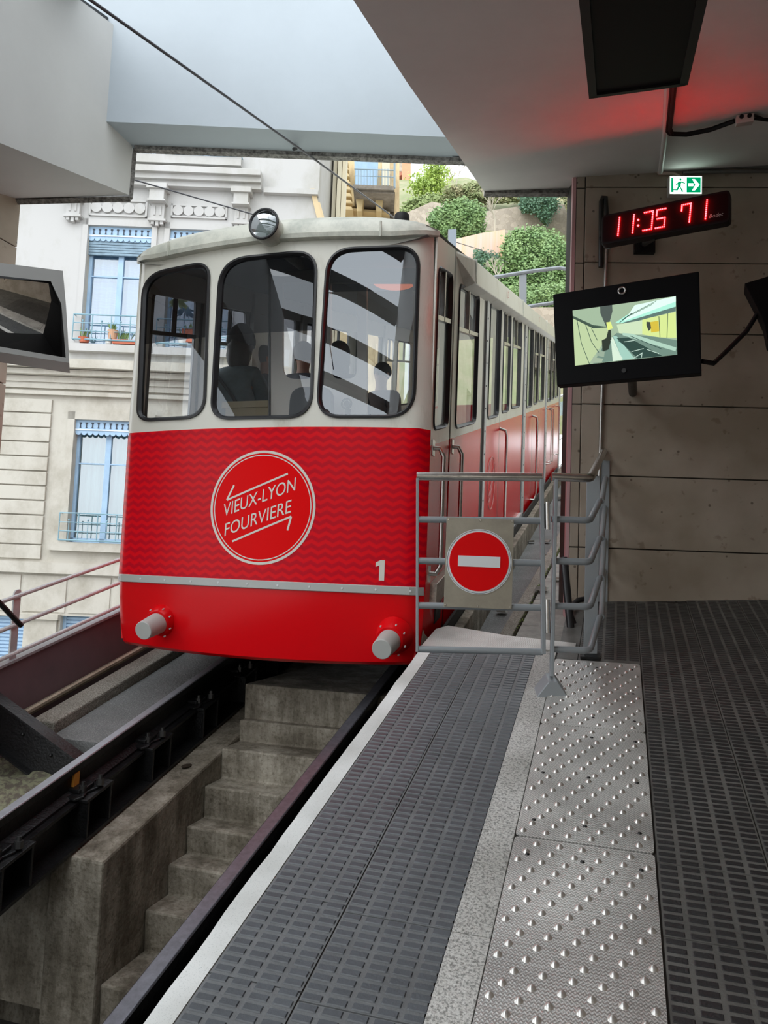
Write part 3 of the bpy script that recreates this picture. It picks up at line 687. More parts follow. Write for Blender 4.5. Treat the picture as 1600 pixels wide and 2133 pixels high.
for sx in (-.158, 0, .158):
    for sz in (-.212, .212):
        b = B(); q = c1+GU*sx+Vector((0,0,sz)); b.cyl(q-GN*.001, q-GN*.006, .006, .004, 10); b.build('screw', STEEL, sp)
root = E('barrier_railing', S(-.29,3.86,0), 'grey fixed barrier with bent tubes between the gate and the stone wall', 'railing')
pb = S(-.290,3.875,.0); ptop = gp(1146,1000)
b = B(); m = Vector((pb.x, pb.y, 0)); 
b.obox(Vector((pb.x,pb.y,(pb.z+.08+ptop.z)/2)), GU, GN, (0,0,1), .008, .020, (ptop.z-pb.z-.08)/2); b.build('post', ALU, root, bevel=.002)
b = B(); bc = Vector((pb.x-.0, pb.y, pb.z-.012))
pf = [(-.075,0),(.075,0),(.075,.012),(.022,.085),(-.022,.085),(-.075,.012)]
tl_ = Vector((0,K*.05,.0))
b.slab([bc+GU*u+Vector((0,0,v))-GN*.055+Vector((0,0,-K*.055)) for u,v in pf], GN*.11+Vector((0,0,K*.11))); b.build('foot', ALU, root, bevel=.004)
for ya, yb in ((1060,1103),(1262,1318)):
    b = B(); b.cyl(gp(1139.5,ya-14)-GN*.012, gp(1140.5,yb)-GN*.012, .0115, n=14); b.build('hinge', STEEL, root, smooth=True)
    b = B(); b.obox(gp(1136,(ya+yb)/2-7), GU, GN, (0,0,1), .012, .004, .06); b.build('hinge_leaf', IRON, root)
def bent(p0, pe, pend, r, n=6):
    pts = [p0]; d0 = (p0-pe).normalized(); d1 = (pend-pe).normalized(); q = r*2.2
    A_, B_ = pe+d0*q, pe+d1*q
    for k in range(n+1):
        t = k/n; pts.append((A_*(1-t)+pe*t)*(1-t)+(pe*(1-t)+B_*t)*t)
    return pts+[pend]
PLX, PLY = -.105, 4.40
for i, (y1, y2) in enumerate(((1081,1084),(1168,1171),(1262,1264),(1352,1355))):
    p0 = gp(1149,y1); pe = gp(1229,y2); pend = Vector((pe.x+.035, PLY, pe.z+.045+.10))
    b = B(); b.tube(bent(p0, pe, pend, .0165), .0165, 12); b.build('bent_tube', ALU, root, smooth=True)
    q0 = Vector((pe.x+.045, PLY+.02, pend.z)); q1 = Vector((-.075, wally(-.075)-.03, pend.z+.27))
    b = B(); b.tube([q0, q1], .0165, 12); b.build('rear_tube', ALU, root, smooth=True)
p0 = gp(1149,993); pe = gp(1230,996); w_ = onX(1258,938,-.065); pend = Vector((-.07, wally(-.07)-.005, 0)); r_e = ray(1258,940); t = 5.5; 
pend = onA(1258,940, WALL_DEG, WALLP)
b = B(); b.tube(bent(p0, pe, pend, .0215), .0215, 16); b.build('handrail_tube', STEEL, root, smooth=True)
pt = onslope(1232,1368,0); px_ = pt.x
b = B(); bt = Vector((px_-.006, PLY, K*PLY)); b.obox(Vector((bt.x,PLY,bt.z+.50)), (1,.15,0), (-.15,1,0), (0,0,1), .036, .006, .50); b.build('flat_post', ALU, root, bevel=.002)
b = B(); b.obox(Vector((bt.x-.0,PLY-.02,bt.z+.01)), (1,0,0), (0,1,K), (0,-K,1), .05, .04, .007); b.build('base_plate', IRON, root)
wb_ = Vector((-.085, wally(-.085)-.012, 0))
b = B(); zb, zt = K*5.45+.01, onA(1255,960,WALL_DEG,WALLP).z
b.obox(Vector((wb_.x,wb_.y,(zb+zt)/2)), WU, WN, (0,0,1), .038, .005, (zt-zb)/2); b.build('wall_flat', ALU, root, bevel=.002)
for q in (.25,.55,.85):
    b = B(); c = Vector((wb_.x,wb_.y-.006,zb+(zt-zb)*q)); b.cyl(c, c-WN*.01, .010, n=10); b.build('bolt', ALU, root)
# black bollard tube with a hose
bb_ = onslope(1188,1340,-.1); bt_ = Vector((bb_.x-.035, bb_.y-.0, 0)); q = onY(1175,1160,bb_.y)
b = B(); b.tube([bb_, bb_+Vector((0,0,.10)), q-Vector((0,0,.02)), q], [.028,.024,.024,.020], 12)
o = b.build('bollard', mat('black_plastic_tube', (.018,.018,.02), .35), smooth=True); tag(o, 'slim black tube post standing on the slabs behind the barrier', 'post')
h0 = onY(1228,1246,5.35); h1 = onY(1205,1250,5.30); h2 = onY(1190,1262,5.2); h3 = onY(1188,1280,5.0); h4 = onslope(1203,1318,-.06)
b = B(); b.tube([h0,h1,h2,h3,h3.lerp(h4,.5),h4], .018, 10); o = b.build('hose', mat('black_hose', (.012,.012,.014), .5), smooth=True); tag(o, 'black hose curling from the wall corner behind the barrier', 'hose')

# ================================================================== RED CAR
XC, HW = -2.20, 1.085
XS = XC+HW                                   # platform side plane
CAR = E('funicular_car', S(XC, 4.6, -.3), 'red and cream funicular car number 1 standing at the platform', 'funicular car')
def hw(z):                                   # half width against height (tucks in at the bottom)
    t = max(0, 1.45-z); u = max(0, z-2.6); return HW-.16*t*t-.02*u
def yf(s, z=2):
    s = max(-1.06, min(1.06, s)); e = max(0, (abs(s)-.93)/.07); t = max(0, 1.5-z)
    return 4.405+.125*s*s+.06*e*e+.30*t*t*.5
def fr(s, z, d=0):                           # point on the front, d towards the viewer
    return Vector((XC+s*hw(z), yf(s, z)-d, z))
def frpix(px, py):
    y = 4.45
    for _ in range(8):
        P = onY(px, py, y); s = (P.x-XC)/hw(P.z); y = yf(s, P.z)
    return (s, P.z)
def frm(d=0): return lambda s, z: fr(s, z, d)
def pixpoly(pts, r, n=11): return [frpix(*p) for p in rp(pts, r, n)]
WIN = [([(299,572),(441,543),(430,872),(286,880)], [50,38,48,30]), ([(459,540),(664,520),(652,872),(439,876)], [62,52,56,42]), ([(682,518),(877,511),(865,872),(659,872)], [58,50,62,52])]
holes = []; glassp = []
for pts, r in WIN:
    holes.append(pixpoly(pts, r)); c = [(p[0], p[1]) for p in pts]
    q = inset(rp(pts, r, 11), 8); glassp.append([frpix(*p) for p in q])
lip = [(284,560),(340,543),(400,529),(480,514),(566,503),(640,499),(720,496),(829,495),(880,498),(908,503)]
top = [frpix(*p) for p in lip]; top[0] = (-1, top[0][1]); top[-1] = (1, top[-1][1])
def ztop(s):
    for i in range(len(top)-1):
        if top[i][0] <= s <= top[i+1][0]: t = (s-top[i][0])/(top[i+1][0]-top[i][0]); return top[i][1]*(1-t)+top[i+1][1]*t
    return top[0][1] if s < 0 else top[-1][1]
def rescal(a, b_): return sorted([a, b_])
# symmetric arch for the roof edge
ZT = lambda s: (ztop(s)+ztop(-s))/2
ZR = sum(frpix(x, 893)[1] for x in (300,450,600,750,860))/5        # cream/red line
ZS = [frpix(x, y)[1] for x, y in ((290,1199),(570,1226),(860,1231))]
zstrip = sum(ZS)/3
ss = [-1+2*i/40 for i in range(41)]
b = B(); sheet(b, [(-1,ZR),(1,ZR)]+[(s, ZT(s)) for s in reversed(ss)], holes, frm(0), .05); b.build('front_upper_panel', CREAM, CAR, smooth=True, solid=.012)
b = B(); sheet(b, [(-1,zstrip),(1,zstrip),(1,ZR),(-1,ZR)], [], frm(0), .05); b.build('front_zigzag_panel', ZIG, CAR, smooth=True, solid=.012)
def zbot(s): return 1.01-.03*(1-s*s)
b = B()
nz = 14; rings = []
for s in ss:
    row = []
    for j in range(nz+1):
        z = zstrip+(zbot(s)-zstrip)*j/nz; row.append(fr(s, z))
    row.append(fr(s, zbot(s))+Vector((0,.03,-.02))); row.append(fr(s, zbot(s))+Vector((0,.15,-.03)))
    rings.append(row)
b.loft(rings, closed=False); b.build('front_apron', RED, CAR, smooth=True)
b = B()
rings = []
for i in range(61):
    s = -1+2*i/60*1.0; z = zstrip
    rings.append([fr(s,z-.027,.002), fr(s,z-.024,.014), fr(s,z+.024,.014), fr(s,z+.027,.002)])
b.loft(rings, closed=True); st = b.build('front_strip', mat('grey_strip', (.46,.48,.46), .35), CAR, bevel=.003)
b = B()
for i in range(11):
    s = -.96+i*.19; q = fr(s, zstrip, .014); b.cyl(q, q-Vector((0,.003,0)), .007, n=8)
b.build('strip_screws', GALV, st)
# windscreens: rubber frame, tinted band, pane
CG = glass('windscreen_glass', (.96,.97,.98), .03); CGT = glass('windscreen_sun_band', (.20,.21,.24), .03); CG3 = glass('windscreen_glass_right', (.86,.88,.90), .10)
ZTINT = frpix(600, 690)[1]
for k, (h, g) in enumerate(zip(holes, glassp)):
    b = B(); n = len(h)
    o1 = [fr(p[0],p[1],.001) for p in h]; ci = (sum(p[0] for p in h)/n, sum(p[1] for p in h)/n)
    mid = [((p[0]+q[0])/2, (p[1]+q[1])/2) for p, q in zip(h, g)]
    o2 = [fr(p[0],p[1],.018) for p in h]; o3 = [fr(p[0],p[1],.020) for p in mid]; o4 = [fr(p[0],p[1],.004) for p in g]; o5 = [fr(p[0],p[1],-.02) for p in g]
    b.loft([list(r) for r in zip(o1,o2,o3,o4,o5)]+[[o1[0],o2[0],o3[0],o4[0],o5[0]]], closed=False, cap=False)
    fo = b.build('windscreen_frame', RUB, CAR, smooth=True)
    low = [p for p in g]; zt_ = ZTINT+(0.0 if k else .0)
    def clip(poly, z0, up):
        out = []
        for i in range(len(poly)):
            a, c = poly[i-1], poly[i]; ia, ic = ((a[1]-z0) > 0) == up, ((c[1]-z0) > 0) == up
            if ia != ic: t = (z0-a[1])/(c[1]-a[1]); out.append((a[0]+(c[0]-a[0])*t, z0))
            if ic: out.append(tuple(c))
        return out
    if k < 2:
        b = B(); sheet(b, clip(g, zt_, False), [], frm(-.004), .08); b.build('windscreen', CG, fo, smooth='full', fix=False)
        b = B(); sheet(b, clip(g, zt_, True), [], frm(-.004), .08); b.build('tinted_band', CGT, fo, smooth='full', fix=False)
    else:
        zt3 = frpix(770, 606)[1]
        b = B(); sheet(b, clip(g, zt3, False), [], frm(-.004), .08); b.build('windscreen', CG3, fo, smooth='full', fix=False)
        b = B(); sheet(b, clip(g, zt3, True), [], frm(-.004), .08); b.build('tinted_band', glass('light_sun_band', (.30,.33,.36), .12), fo, smooth='full', fix=False)
# roof
def hr(s): return 0
hs = ZT(1)-K*yf(1)
rings = []
ns = 32; sl = [-1+2*i/ns for i in range(ns+1)]
def roofring(y, dz, sx, dy=0, front=False):
    out = []
    for s in sl:
        c8 = abs(s)**10; yy = (yf(s*.97)-dy*(1-.7*c8)+.05*c8*(dy > -.01)) if front else y
        zz = ZT(s)+dz(s) if front else dz(s)
        out.append(Vector((XC+s*HW*sx, yy, zz)))
    return out
rings.append(roofring(0, lambda s: -.012, 1.02, .0, True))
rings.append(roofring(0, lambda s: -.010, 1.022, .055, True))
rings.append(roofring(0, lambda s: .018, 1.022, .060, True))
rings.append(roofring(0, lambda s: .024, 1.018, .045, True))
rings.append(roofring(0, lambda s: .085*(1-abs(s)**8)+.018, 1.014, .030, True))
rings.append(roofring(0, lambda s: .135*(1-abs(s)**7)+.02, 1.01, -.03, True))
rings.append(roofring(0, lambda s: .165*(1-abs(s)**6)+.02, 1.01, -.16, True))
for y in (4.95, 5.2, 6, 8, 10, 12, 14.5):
    rings.append([Vector((XC+s*HW*1.0, y, K*(y-4.53)+ZT(s)+.165*(1-abs(s)**4)+.01-.06*min(1,(y-4.5)/.5)*(1-abs(s)**4)*0)) for s in sl])
b = B(); b.loft(rings, closed=False); rf = b.build('roof', ROOFM, CAR, smooth=True)
for s in (-.70, .72):
    q = fr(s, ZT(s), .062); b = B(); b.obox(q+Vector((0,0,.035)), (1,0,0), (0,1,0), (0,0,1), .006, .006, .05); b.build('drip_lug', ROOFM, rf)
# headlight in its fairing
hc_ = onY(551, 468, 4.28); ax = Vector((0,1,-.05)).normalized()
root_h = None
b = B(); rr0 = .094
b.tube([hc_+ax*-.005, hc_+ax*.0, hc_+ax*.03, hc_+ax*.10, hc_+ax*.26, hc_+ax*.60], [rr0+.006, rr0+.008, rr0+.006, rr0*.98, rr0*.72, rr0*.3], 32); hl = b.build('headlight', ROOFM, CAR, smooth=True)
b = B(); pts = [hc_-ax*.012+Vector((math.cos(t*math.pi/16)*(rr0+.002), 0, math.sin(t*math.pi/16)*(rr0+.002))) for t in range(33)]
b.tube(pts, .009, 8, cap=False); b.build('headlight_rim', RUB, hl, smooth=True)
b = B(); vs = []
nr, na = 7, 28
for i in range(nr+1):
    a_ = i/nr; 
    for j in range(na): t = 2*math.pi*j/na; vs.append(hc_+Vector((rr0*a_*math.cos(t), -.012-.022*(1-a_*a_), rr0*a_*math.sin(t))))
fs = [(i*na+j, i*na+(j+1)%na, (i+1)*na+(j+1)%na, (i+1)*na+j) for i in range(nr) for j in range(na)]
b.add(vs, fs); b.build('headlight_lens', glass('lens_glass', (.45,.50,.52), .10), hl, smooth='full')
b = B(); vs = []
for i in range(nr+1):
    a_ = i/nr
    for j in range(na): t = 2*math.pi*j/na; vs.append(hc_+Vector((rr0*.95*a_*math.cos(t), .0+.07*(1-a_*a_), rr0*.95*a_*math.sin(t))))
b.add(vs, fs); b.build('reflector', mat('reflector', (.30,.33,.34), .3, 1), hl, smooth='full')
B().ell(hc_+Vector((0,.02,0)), .015,.02,.015).build('bulb', mat('bulb', (.5,.5,.5), .2, .3), hl, smooth=True)
hb = onY(837, 466, 4.75)
b = B(); b.tube([hb-Vector((0,0,.03)), hb, hb+Vector((0,0,.055)), hb+Vector((0,0,.064))], [.055,.053,.05,.044], 20); b.build('roof_knob', DARK, CAR, smooth=True)
# buffers
for px, py in ((298,1314),(795,1353)):
    tip = onY(px, py, 4.26); ax_ = Vector((0,1,K)).normalized(); base = tip+ax_*.17
    rim = B(); rim.tube([base+ax_*.10, base+ax_*.02, base-ax_*.012], [.115,.098,.082], 28); cu = rim.build('buffer_collar', RED, CAR, smooth=True)
    b = B(); b.tube([base+ax_*.05, tip+ax_*.012, tip+ax_*.003, tip], [.072,.0605,.059,.056], 28); b.build('buffer', mat('buffer_grey', (.47,.48,.46), .45), cu, smooth=True)
    b = B()
    for a_ in (-.95,-.3,.5,1.2,2.2,3.4):
        q = base+Vector((.100*math.cos(a_), .0, .100*math.sin(a_))); b.cyl(q-ax_*.0, q-ax_*.014, .005, n=8)
    b.build('collar_bolts', GALV, cu)
# round emblem
EC = frpix(545, 1057); ER = None
pL, pR = frpix(437,1060), frpix(653,1055); ER = (pR[0]-pL[0])*hw(2)/2; ERz = (frpix(545,937)[1]-frpix(547,1177)[1])/2
ER = (ER+ERz)/2
def em(d): return lambda u, v: fr(EC[0]+u/HW, EC[1]+v, d)
def circ(r, n=72): return [(r*math.cos(2*math.pi*k/n), r*math.sin(2*math.pi*k/n)) for k in range(n)]
b = B(); sheet(b, circ(ER), [circ(ER*.955)], em(.0085), .03); ro = b.build('round_emblem', mat('emblem_cream', (.72,.69,.62), .35), CAR, fix=False, smooth='full')
b = B(); sheet(b, circ(ER*.985), [], em(.0078), .05); b.build('emblem_disc', mat('emblem_red', (.82,.002,.003), .35, spec=.06), ro, fix=False, smooth='full')
b = B(); sheet(b, circ(ER*.925), [circ(ER*.908)], em(.0088), .03); b.build('inner_ring', MATS['emblem_cream'], ro, fix=False)
def emap(px, py):                           # photo pixel to emblem plane
    s, z = frpix(px, py); return ((s-EC[0])*HW, z-EC[1])
def line2(b, p, q, w):
    p, q = Vector(p), Vector(q); d = (q-p); n_ = Vector((-d.y, d.x)).normalized()*w/2
    k = 8; L1 = [p.lerp(q,i/k)+n_ for i in range(k+1)]; L2 = [p.lerp(q,i/k)-n_ for i in range(k+1)]
    b.add([em(.0095)(*v) for v in L1+L2], [(i,i+1,k+2+i,k+1+i) for i in range(k)])
b = B(); w = .012
a1, a2, a3 = emap(601,987), emap(474,1042), emap(489,1011); line2(b, a1, a2, w); line2(b, a2, a3, w)
a1, a2, a3 = emap(485,1128), emap(608,1076), emap(600,1105); line2(b, a1, a2, w); line2(b, a2, a3, w)
b.build('arrows', MATS['emblem_cream'], ro, fix=False)
for txt, pa, pb2 in (('VIEUX-LYON', (467,1064), (617,1008)), ('FOURVIERE', (470,1104), (608,1054))):
    A2, B2 = Vector(emap(*pa)), Vector(emap(*pb2)); ang = math.atan2(B2.y-A2.y, B2.x-A2.x); ln = (B2-A2).length; cc = (A2+B2)/2
    raw, fs = text_mesh(txt, 1, lambda x, y: (x, y)); xs = [p[0] for p in raw]; ys = [p[1] for p in raw]
    sx = ln/(max(xs)-min(xs)); mx_, my_ = (max(xs)+min(xs))/2, (max(ys)+min(ys))/2; sy = .083/(max(ys)-min(ys))
    out = []
    for x, y in raw:
        u = (x-mx_)*sx; v = (y-my_)*sy; 
        X2 = cc.x+u*math.cos(ang)+v*.02; Y2 = cc.y+u*math.sin(ang)+v
        out.append(em(.0095)(X2, Y2))
    b = B(); b.add(out, fs); b.build('lettering', MATS['emblem_cream'], ro, fix=False)
s0, z0 = frpix(795, 1188)
one = [(-.012,-.062),(.020,-.062),(.020,.062),(-.006,.062),(-.034,.046),(-.034,.020),(-.012,.030)]
b = B(); sheet(b, one, [], lambda x, y: fr(s0+x/HW, z0+y, .009))
# heavier foot for the digit
b.build('car_number', MATS['emblem_cream'], CAR, fix=False)
# --- sides
HB, HR_, HT = -.27, 1.165, hs+.0
SG = glass('side_window_glass', (.88,.90,.91), .08)
def side(X, sgn):
    def mp(d=0):
        return lambda y, h: Vector((X+sgn*d-sgn*.30*max(0,1.45-h-K*y)**2*max(0,1-(y-4.5)/.9), y, h+K*y))
    def win(holes_, y0, y1, h0, h1, name='side_window', parent=None, slide=True, r=.09):
        w_ = rp([(y0,h0),(y1,h0),(y1,h1),(y0,h1)], r, 5); holes_.append(w_); g = inset(w_, .028)
        b = B(); n = len(w_); A1 = [mp(.004)(*p) for p in w_]; A2 = [mp(.016)(*p) for p in inset(w_, .010)]; A3 = [mp(-.012)(*p) for p in g]
        b.loft([list(t) for t in zip(A1,A2,A3)]+[[A1[0],A2[0],A3[0]]], closed=False, cap=False)
        f = b.build(name, RUB, parent, smooth=True)
        b = B(); sheet(b, g, [], mp(-.010)); b.build('pane', SG, f, fix=False)
        if slide:
            b = B(); zz = h1-(h1-h0)*.33; b.add([],[])
            b.hexa([mp(-.02)(y0+.01,zz),mp(-.02)(y1-.01,zz),mp(.01)(y1-.01,zz),mp(.01)(y0+.01,zz),mp(-.02)(y0+.01,zz+.03),mp(-.02)(y1-.01,zz+.03),mp(.01)(y1-.01,zz+.03),mp(.01)(y0+.01,zz+.03)])
            ym = (y0+y1)/2; b.hexa([mp(-.02)(ym-.01,zz),mp(-.02)(ym+.01,zz),mp(.01)(ym+.01,zz),mp(.01)(ym-.01,zz),mp(-.02)(ym-.01,h1-.02),mp(-.02)(ym+.01,h1-.02),mp(.01)(ym+.01,h1-.02),mp(.01)(ym-.01,h1-.02)])
            b.build('slider_bar', STEEL if sgn > 0 else RUB, f)
        return f
    def seg(name, y0, y1, wins, d=0.0, hb=HB):
        hl_ = []; root_ = None
        me = B(); me2 = B()
        b0 = B(); 
        # make the red lower panel the owner of the others
        sheet(b0, [(y0,hb),(y1,hb),(y1,HR_),(y0,HR_)], [], mp(d), .4); own = b0.build(name, RED, CAR, solid=.012)
        for w_ in wins: win(hl_, *w_[:4], parent=own, slide=w_[4])
        sheet(me, [(y0,HR_),(y1,HR_),(y1,HT+.0),(y0,HT+.0)], hl_, mp(d), .3); me.build('upper_panel', CREAM, own, solid=.012)
        return own
    # cab
    if sgn > 0: seg('cab_side', yf(1)+.0, 5.12, [(4.63,5.07,1.25,2.33,True)], hb=-.15)
    else: seg('cab_side', yf(1)+.0, 5.42, [(4.74,5.36,1.30,2.34,True)], hb=-.15)
    def gap(y, w=.05):
        b = B(); b.hexa([mp(-.01)(y,HB),mp(-.01)(y+w,HB),mp(.006)(y+w,HB),mp(.006)(y,HB),mp(-.01)(y,HT),mp(-.01)(y+w,HT),mp(.006)(y+w,HT),mp(.006)(y,HT)]); b.build('door_seal', RUB, CAR)
    def post(y, w=.12):
        b = B(); b.hexa([mp(-.01)(y,HB),mp(-.01)(y+w,HB),mp(.018)(y+w,HB),mp(.018)(y,HB),mp(-.01)(y,HT),mp(-.01)(y+w,HT),mp(.018)(y+w,HT),mp(.018)(y,HT)]); o = b.build('door_pillar', GALV, CAR)
        if sgn > 0:
            b = B(); 
            for q in range(14): c = mp(.018)(y+w*.4, HB+.2+q*.2); b.cyl(c, c+Vector((.004,0,0)), .008, n=6)
            b.build('rivets', IRON, o)
    if sgn > 0:
        gap(5.12)
        d1 = seg('door_leaf', 5.17, 6.38, [(5.30,6.12,1.22,2.30,True)])
        gap(6.38, .10); post(6.48, .10)
    else:
        gap(5.42); seg('door_leaf', 5.47, 6.28, [(5.60,6.22,1.26,2.31,True)]); gap(6.28,.03); seg('side_panel', 6.31, 6.58, [])
    base = 0
    for q in range(3):
        o_ = q*2.95
        if 6.58+o_ > 13: 
            seg('side_panel', 6.58+o_, 14.5, [(6.68+o_,7.33+o_,1.24,2.33,False)]); break
        seg('side_panel', 6.58+o_, 7.42+o_, [(6.68+o_,7.33+o_,1.22,2.33,False)])
        gap(7.42+o_, .015)
        seg('door_leaf', 7.435+o_, 9.26+o_, [(7.53+o_,8.05+o_,1.24,2.30,True),(8.22+o_,8.98+o_,1.26,2.30,True)])
        gap(9.26+o_, .08); post(9.34+o_, .19)
    return mp
mpR = side(XS, 1); mpL = side(XC-HW, -1)
# rear end and floor, inside lining
b = B(); b.box((XC-HW, 14.48, K*14.5+HB), (XS, 14.52, K*14.5+HR_)); b.build('rear_wall', RED, CAR)
INT = mat('cream_lining', (.78,.76,.68), .6); INTD = mat('dark_interior', (.05,.05,.055), .6)
b = B(); b.add([S(XC-HW+.02,4.7,-.15),S(XS-.02,4.7,-.15),S(XS-.02,14.4,-.15),S(XC-HW+.02,14.4,-.15)],[(0,1,2,3)]); b.build('cabin_floor', INTD, CAR)
b = B(); b.add([],[])
rings = [[Vector((XC+s*HW*.97, y, K*(y-4.53)+ZT(s)-.03)) for s in sl] for y in (4.47, 8, 14.4)]
b.loft(rings, closed=False); b.build('cabin_ceiling', mat('interior_ceiling', (.20,.21,.22), .6), CAR, smooth='full')
for sg in (1,-1):
    b = B()
    for y in (5.13, 6.43, 7.42, 9.32, 10.38, 12.25) if sg > 0 else (5.48, 6.30, 7.42, 9.32, 10.38, 12.25): b.sbox(XC+sg*(HW-.05)-.02, XC+sg*(HW-.05)+.02, y-.06, y+.06, -.1, hs-.05)
    b.sbox(XC+sg*(HW-.03)-.012, XC+sg*(HW-.03)+.012, 4.66, 14.4, hs-.22, hs-.02)
    b.sbox(XC+sg*(HW-.03)-.012, XC+sg*(HW-.03)+.012, 4.66, 14.4, -.1, 1.13)
    b.build('side_lining', INT, CAR)
# cab partition with a post and a cut-out, as seen through the middle windscreen
PY = 5.25
def pq(px, py): P = onY(px, py, PY); return (P.x, P.z)
b = B()
out = [pq(566,905), pq(875,905), pq(875,560), pq(566,560)]
cut1 = [pq(*p) for p in rp([(590,590),(664,590),(664,790),(590,790)], [5,5,26,26])]
cut2 = [pq(*p) for p in rp([(690,590),(745,590),(745,790),(690,790)], [5,5,20,20])]
cut3 = [pq(*p) for p in rp([(765,590),(862,590),(862,880),(765,880)], 8)]
sheet(b, out, [cut1,cut2,cut3], lambda x, z: Vector((x, PY, z))); b.build('cab_partition', INT, CAR, solid=.03)
b = B(); b.tube([onY(562,560,PY-.01), onY(562,905,PY-.01)], .010, 8); b.tube([onY(437,560,5.3), onY(440,880,5.3)], .012, 8); b.build('grab_pole', RUB, CAR)
sc_ = onY(645, 860, 4.95)
b = B(); pl = rp([(-.17,-.45),(.17,-.45),(.16,.19),(-.16,.19)], .10); b.slab([Vector((sc_.x+p[0], 4.95, sc_.z+p[1])) for p in pl], (0,.06,0)); b.build('driver_seat', mat('seat_grey', (.05,.055,.06), .6), CAR, bevel=.01)
gc = onY(722, 841, 4.70)
b = B(); pts = [gc+Vector((math.cos(t*math.pi/12)*.034,0,math.sin(t*math.pi/12)*.034)) for t in range(25)]; b.tube(pts, .006, 8, cap=False); b.tube([gc+Vector((0,.03,-.03)), gc+Vector((0,.03,-.3))], .02, 8); b.cyl(gc+Vector((0,.02,0)), gc+Vector((0,.0,0)), .022, n=16); b.build('control_dial', RUB, CAR, smooth=True)
lc = onY(820, 589, 5.6); b = B(); b.tube([lc, lc+Vector((0,0,.03))], [.165,.15], 28); b.build('orange_ceiling_lamp', emis('orange_glow', (1,.20,.06), 1.1), CAR)
b = B(); P1 = onY(465,838,5.35); P2 = onY(560,838,5.35); b.box((P1.x,5.33,P1.z-.05),(P2.x,5.39,P1.z+.0)); q1 = onY(475,850,5.35); b.box((P1.x+.03,5.34,P1.z-.5),(P2.x-.0,5.37,P1.z-.05)); b.build('bench_back', mat('ochre_bench', (.38,.33,.20), .5), CAR)
b = B(); b.sbox(XC-.10,XC+.10,8.0,10.5,hs+.02,hs+.05); b.sbox(XC-.10,XC+.10,11.2,13.5,hs+.02,hs+.05); b.build('cabin_fill_strip', emis('cabin_fill_white', (1,.92,.80), 3.5), CAR)  # glowing strips added on the cabin ceiling to lighten the car interior
# grab handles on the platform side
for (yy, ya, yb2) in ((4.66,928,1195),(5.24,935,1200),):
    X1 = XS+.07; a = onX(893 if yy < 5 else 946, ya, XS); c = onX(893 if yy < 5 else 949, yb2, XS)
    a = Vector((XS, yy, a.z)); c = Vector((XS, yy+.0, c.z))
    b = B(); b.tube([a, a+Vector((.045,.02,0)), a+Vector((.07,.03,-.05)), c+Vector((.07,.03,.05)), c+Vector((.045,.02,0)), c], .015, 12); h_ = b.build('grab_handle', STEEL, CAR, smooth=True)
    b = B(); b.box((XS-.0,yy-.03,a.z-.05),(XS+.012,yy+.03,a.z+.05)); b.box((XS,yy-.03,c.z-.05),(XS+.012,yy+.03,c.z+.05)); b.build('handle_bracket', STEEL, h_)
for q in range(2):
    y = 7.47+q*2.95; a, c = mpR(0)(y,1.10), mpR(0)(y,-.05)
    b = B(); b.tube([a, a+Vector((.06,.02,-.02)), a+Vector((.07,.03,-.08)), c+Vector((.07,.03,.08)), c+Vector((.05,.02,0)), c], .015, 10); b.build('grab_handle', STEEL, CAR, smooth=True)
for yy in (12.6,13.0,14.3):
    a, c = mpR(0)(yy,1.12), mpR(0)(yy,.2); b = B(); b.tube([a, a+Vector((.08,.02,-.02)), c+Vector((.08,.02,.02)), c], .012, 8); b.build('grab_handle', STEEL, CAR, smooth=True)
a = onY(270,925,4.75); a = Vector((XC-HW, 4.78, a.z)); c = Vector((XC-HW, 4.78, onY(270,1166,4.78).z))
b = B(); b.tube([a+Vector((.03,0,-.03)), a+Vector((-.045,0,0)), a+Vector((-.06,0,-.06)), c+Vector((-.06,0,.06)), c+Vector((-.045,0,0)), c+Vector((.03,0,.03))], .014, 10); b.build('grab_handle', STEEL, CAR, smooth=True)
# door runner cover below the gutter, step tread, skirt details
b = B(); rings = []
for y, t_ in ((5.15,.03),(5.5,1.0),(5.52,1.0),(8,1),(11,1),(14.5,1)):
    rings.append([S(XS-.01,y,hs+.01), S(XS+.075*t_,y,hs-.02), S(XS+.085*t_,y,hs-.03-.17*t_), S(XS-.01,y,hs-.03-.21*t_)])
b.loft(rings); b.build('door_gear_cover', CREAM, CAR, bevel=.006)
b = B()
for y in (5.53, 8.45, 11.4): b.sbox(XS+.02, XS+.089, y, y+.012, hs-.2, hs-.012)
b.build('cover_joints', ROOFM, CAR)
for y in (7.2, 10.2, 13.0):
    raw, fs = text_mesh('12', .09, lambda x, yy, y=y: Vector((XS+.0895, y+x, K*(y+x)+hs-.10+yy))); b = B(); b.add(raw, fs); b.build('small_number', mat('faded_red', (.55,.12,.10), .5), CAR, fix=False)
b = B(); b.hexa([mpR(0)(4.72,.14),mpR(.05)(4.72,.14),mpR(.05)(6.3,.14),mpR(0)(6.3,.14),mpR(0)(4.72,.28),mpR(.05)(4.72,.28),mpR(.05)(6.3,.28),mpR(0)(6.3,.28)]); b.build('door_step', mat('ribbed_step', (.5,.46,.38), .4, .6, fn=m_dirty((.55,.50,.42), (.32,.29,.25), 30, .4, .6, (1,4,1))), CAR, bevel=.004)
b = B(); b.hexa([mpR(0)(7.9,-.06),mpR(.04)(7.9,-.06),mpR(.04)(9.2,-.06),mpR(0)(9.2,-.06),mpR(0)(7.9,-.02),mpR(.04)(7.9,-.02),mpR(.04)(9.2,-.02),mpR(0)(9.2,-.02)]); b.build('sill_bar', GALV, CAR)
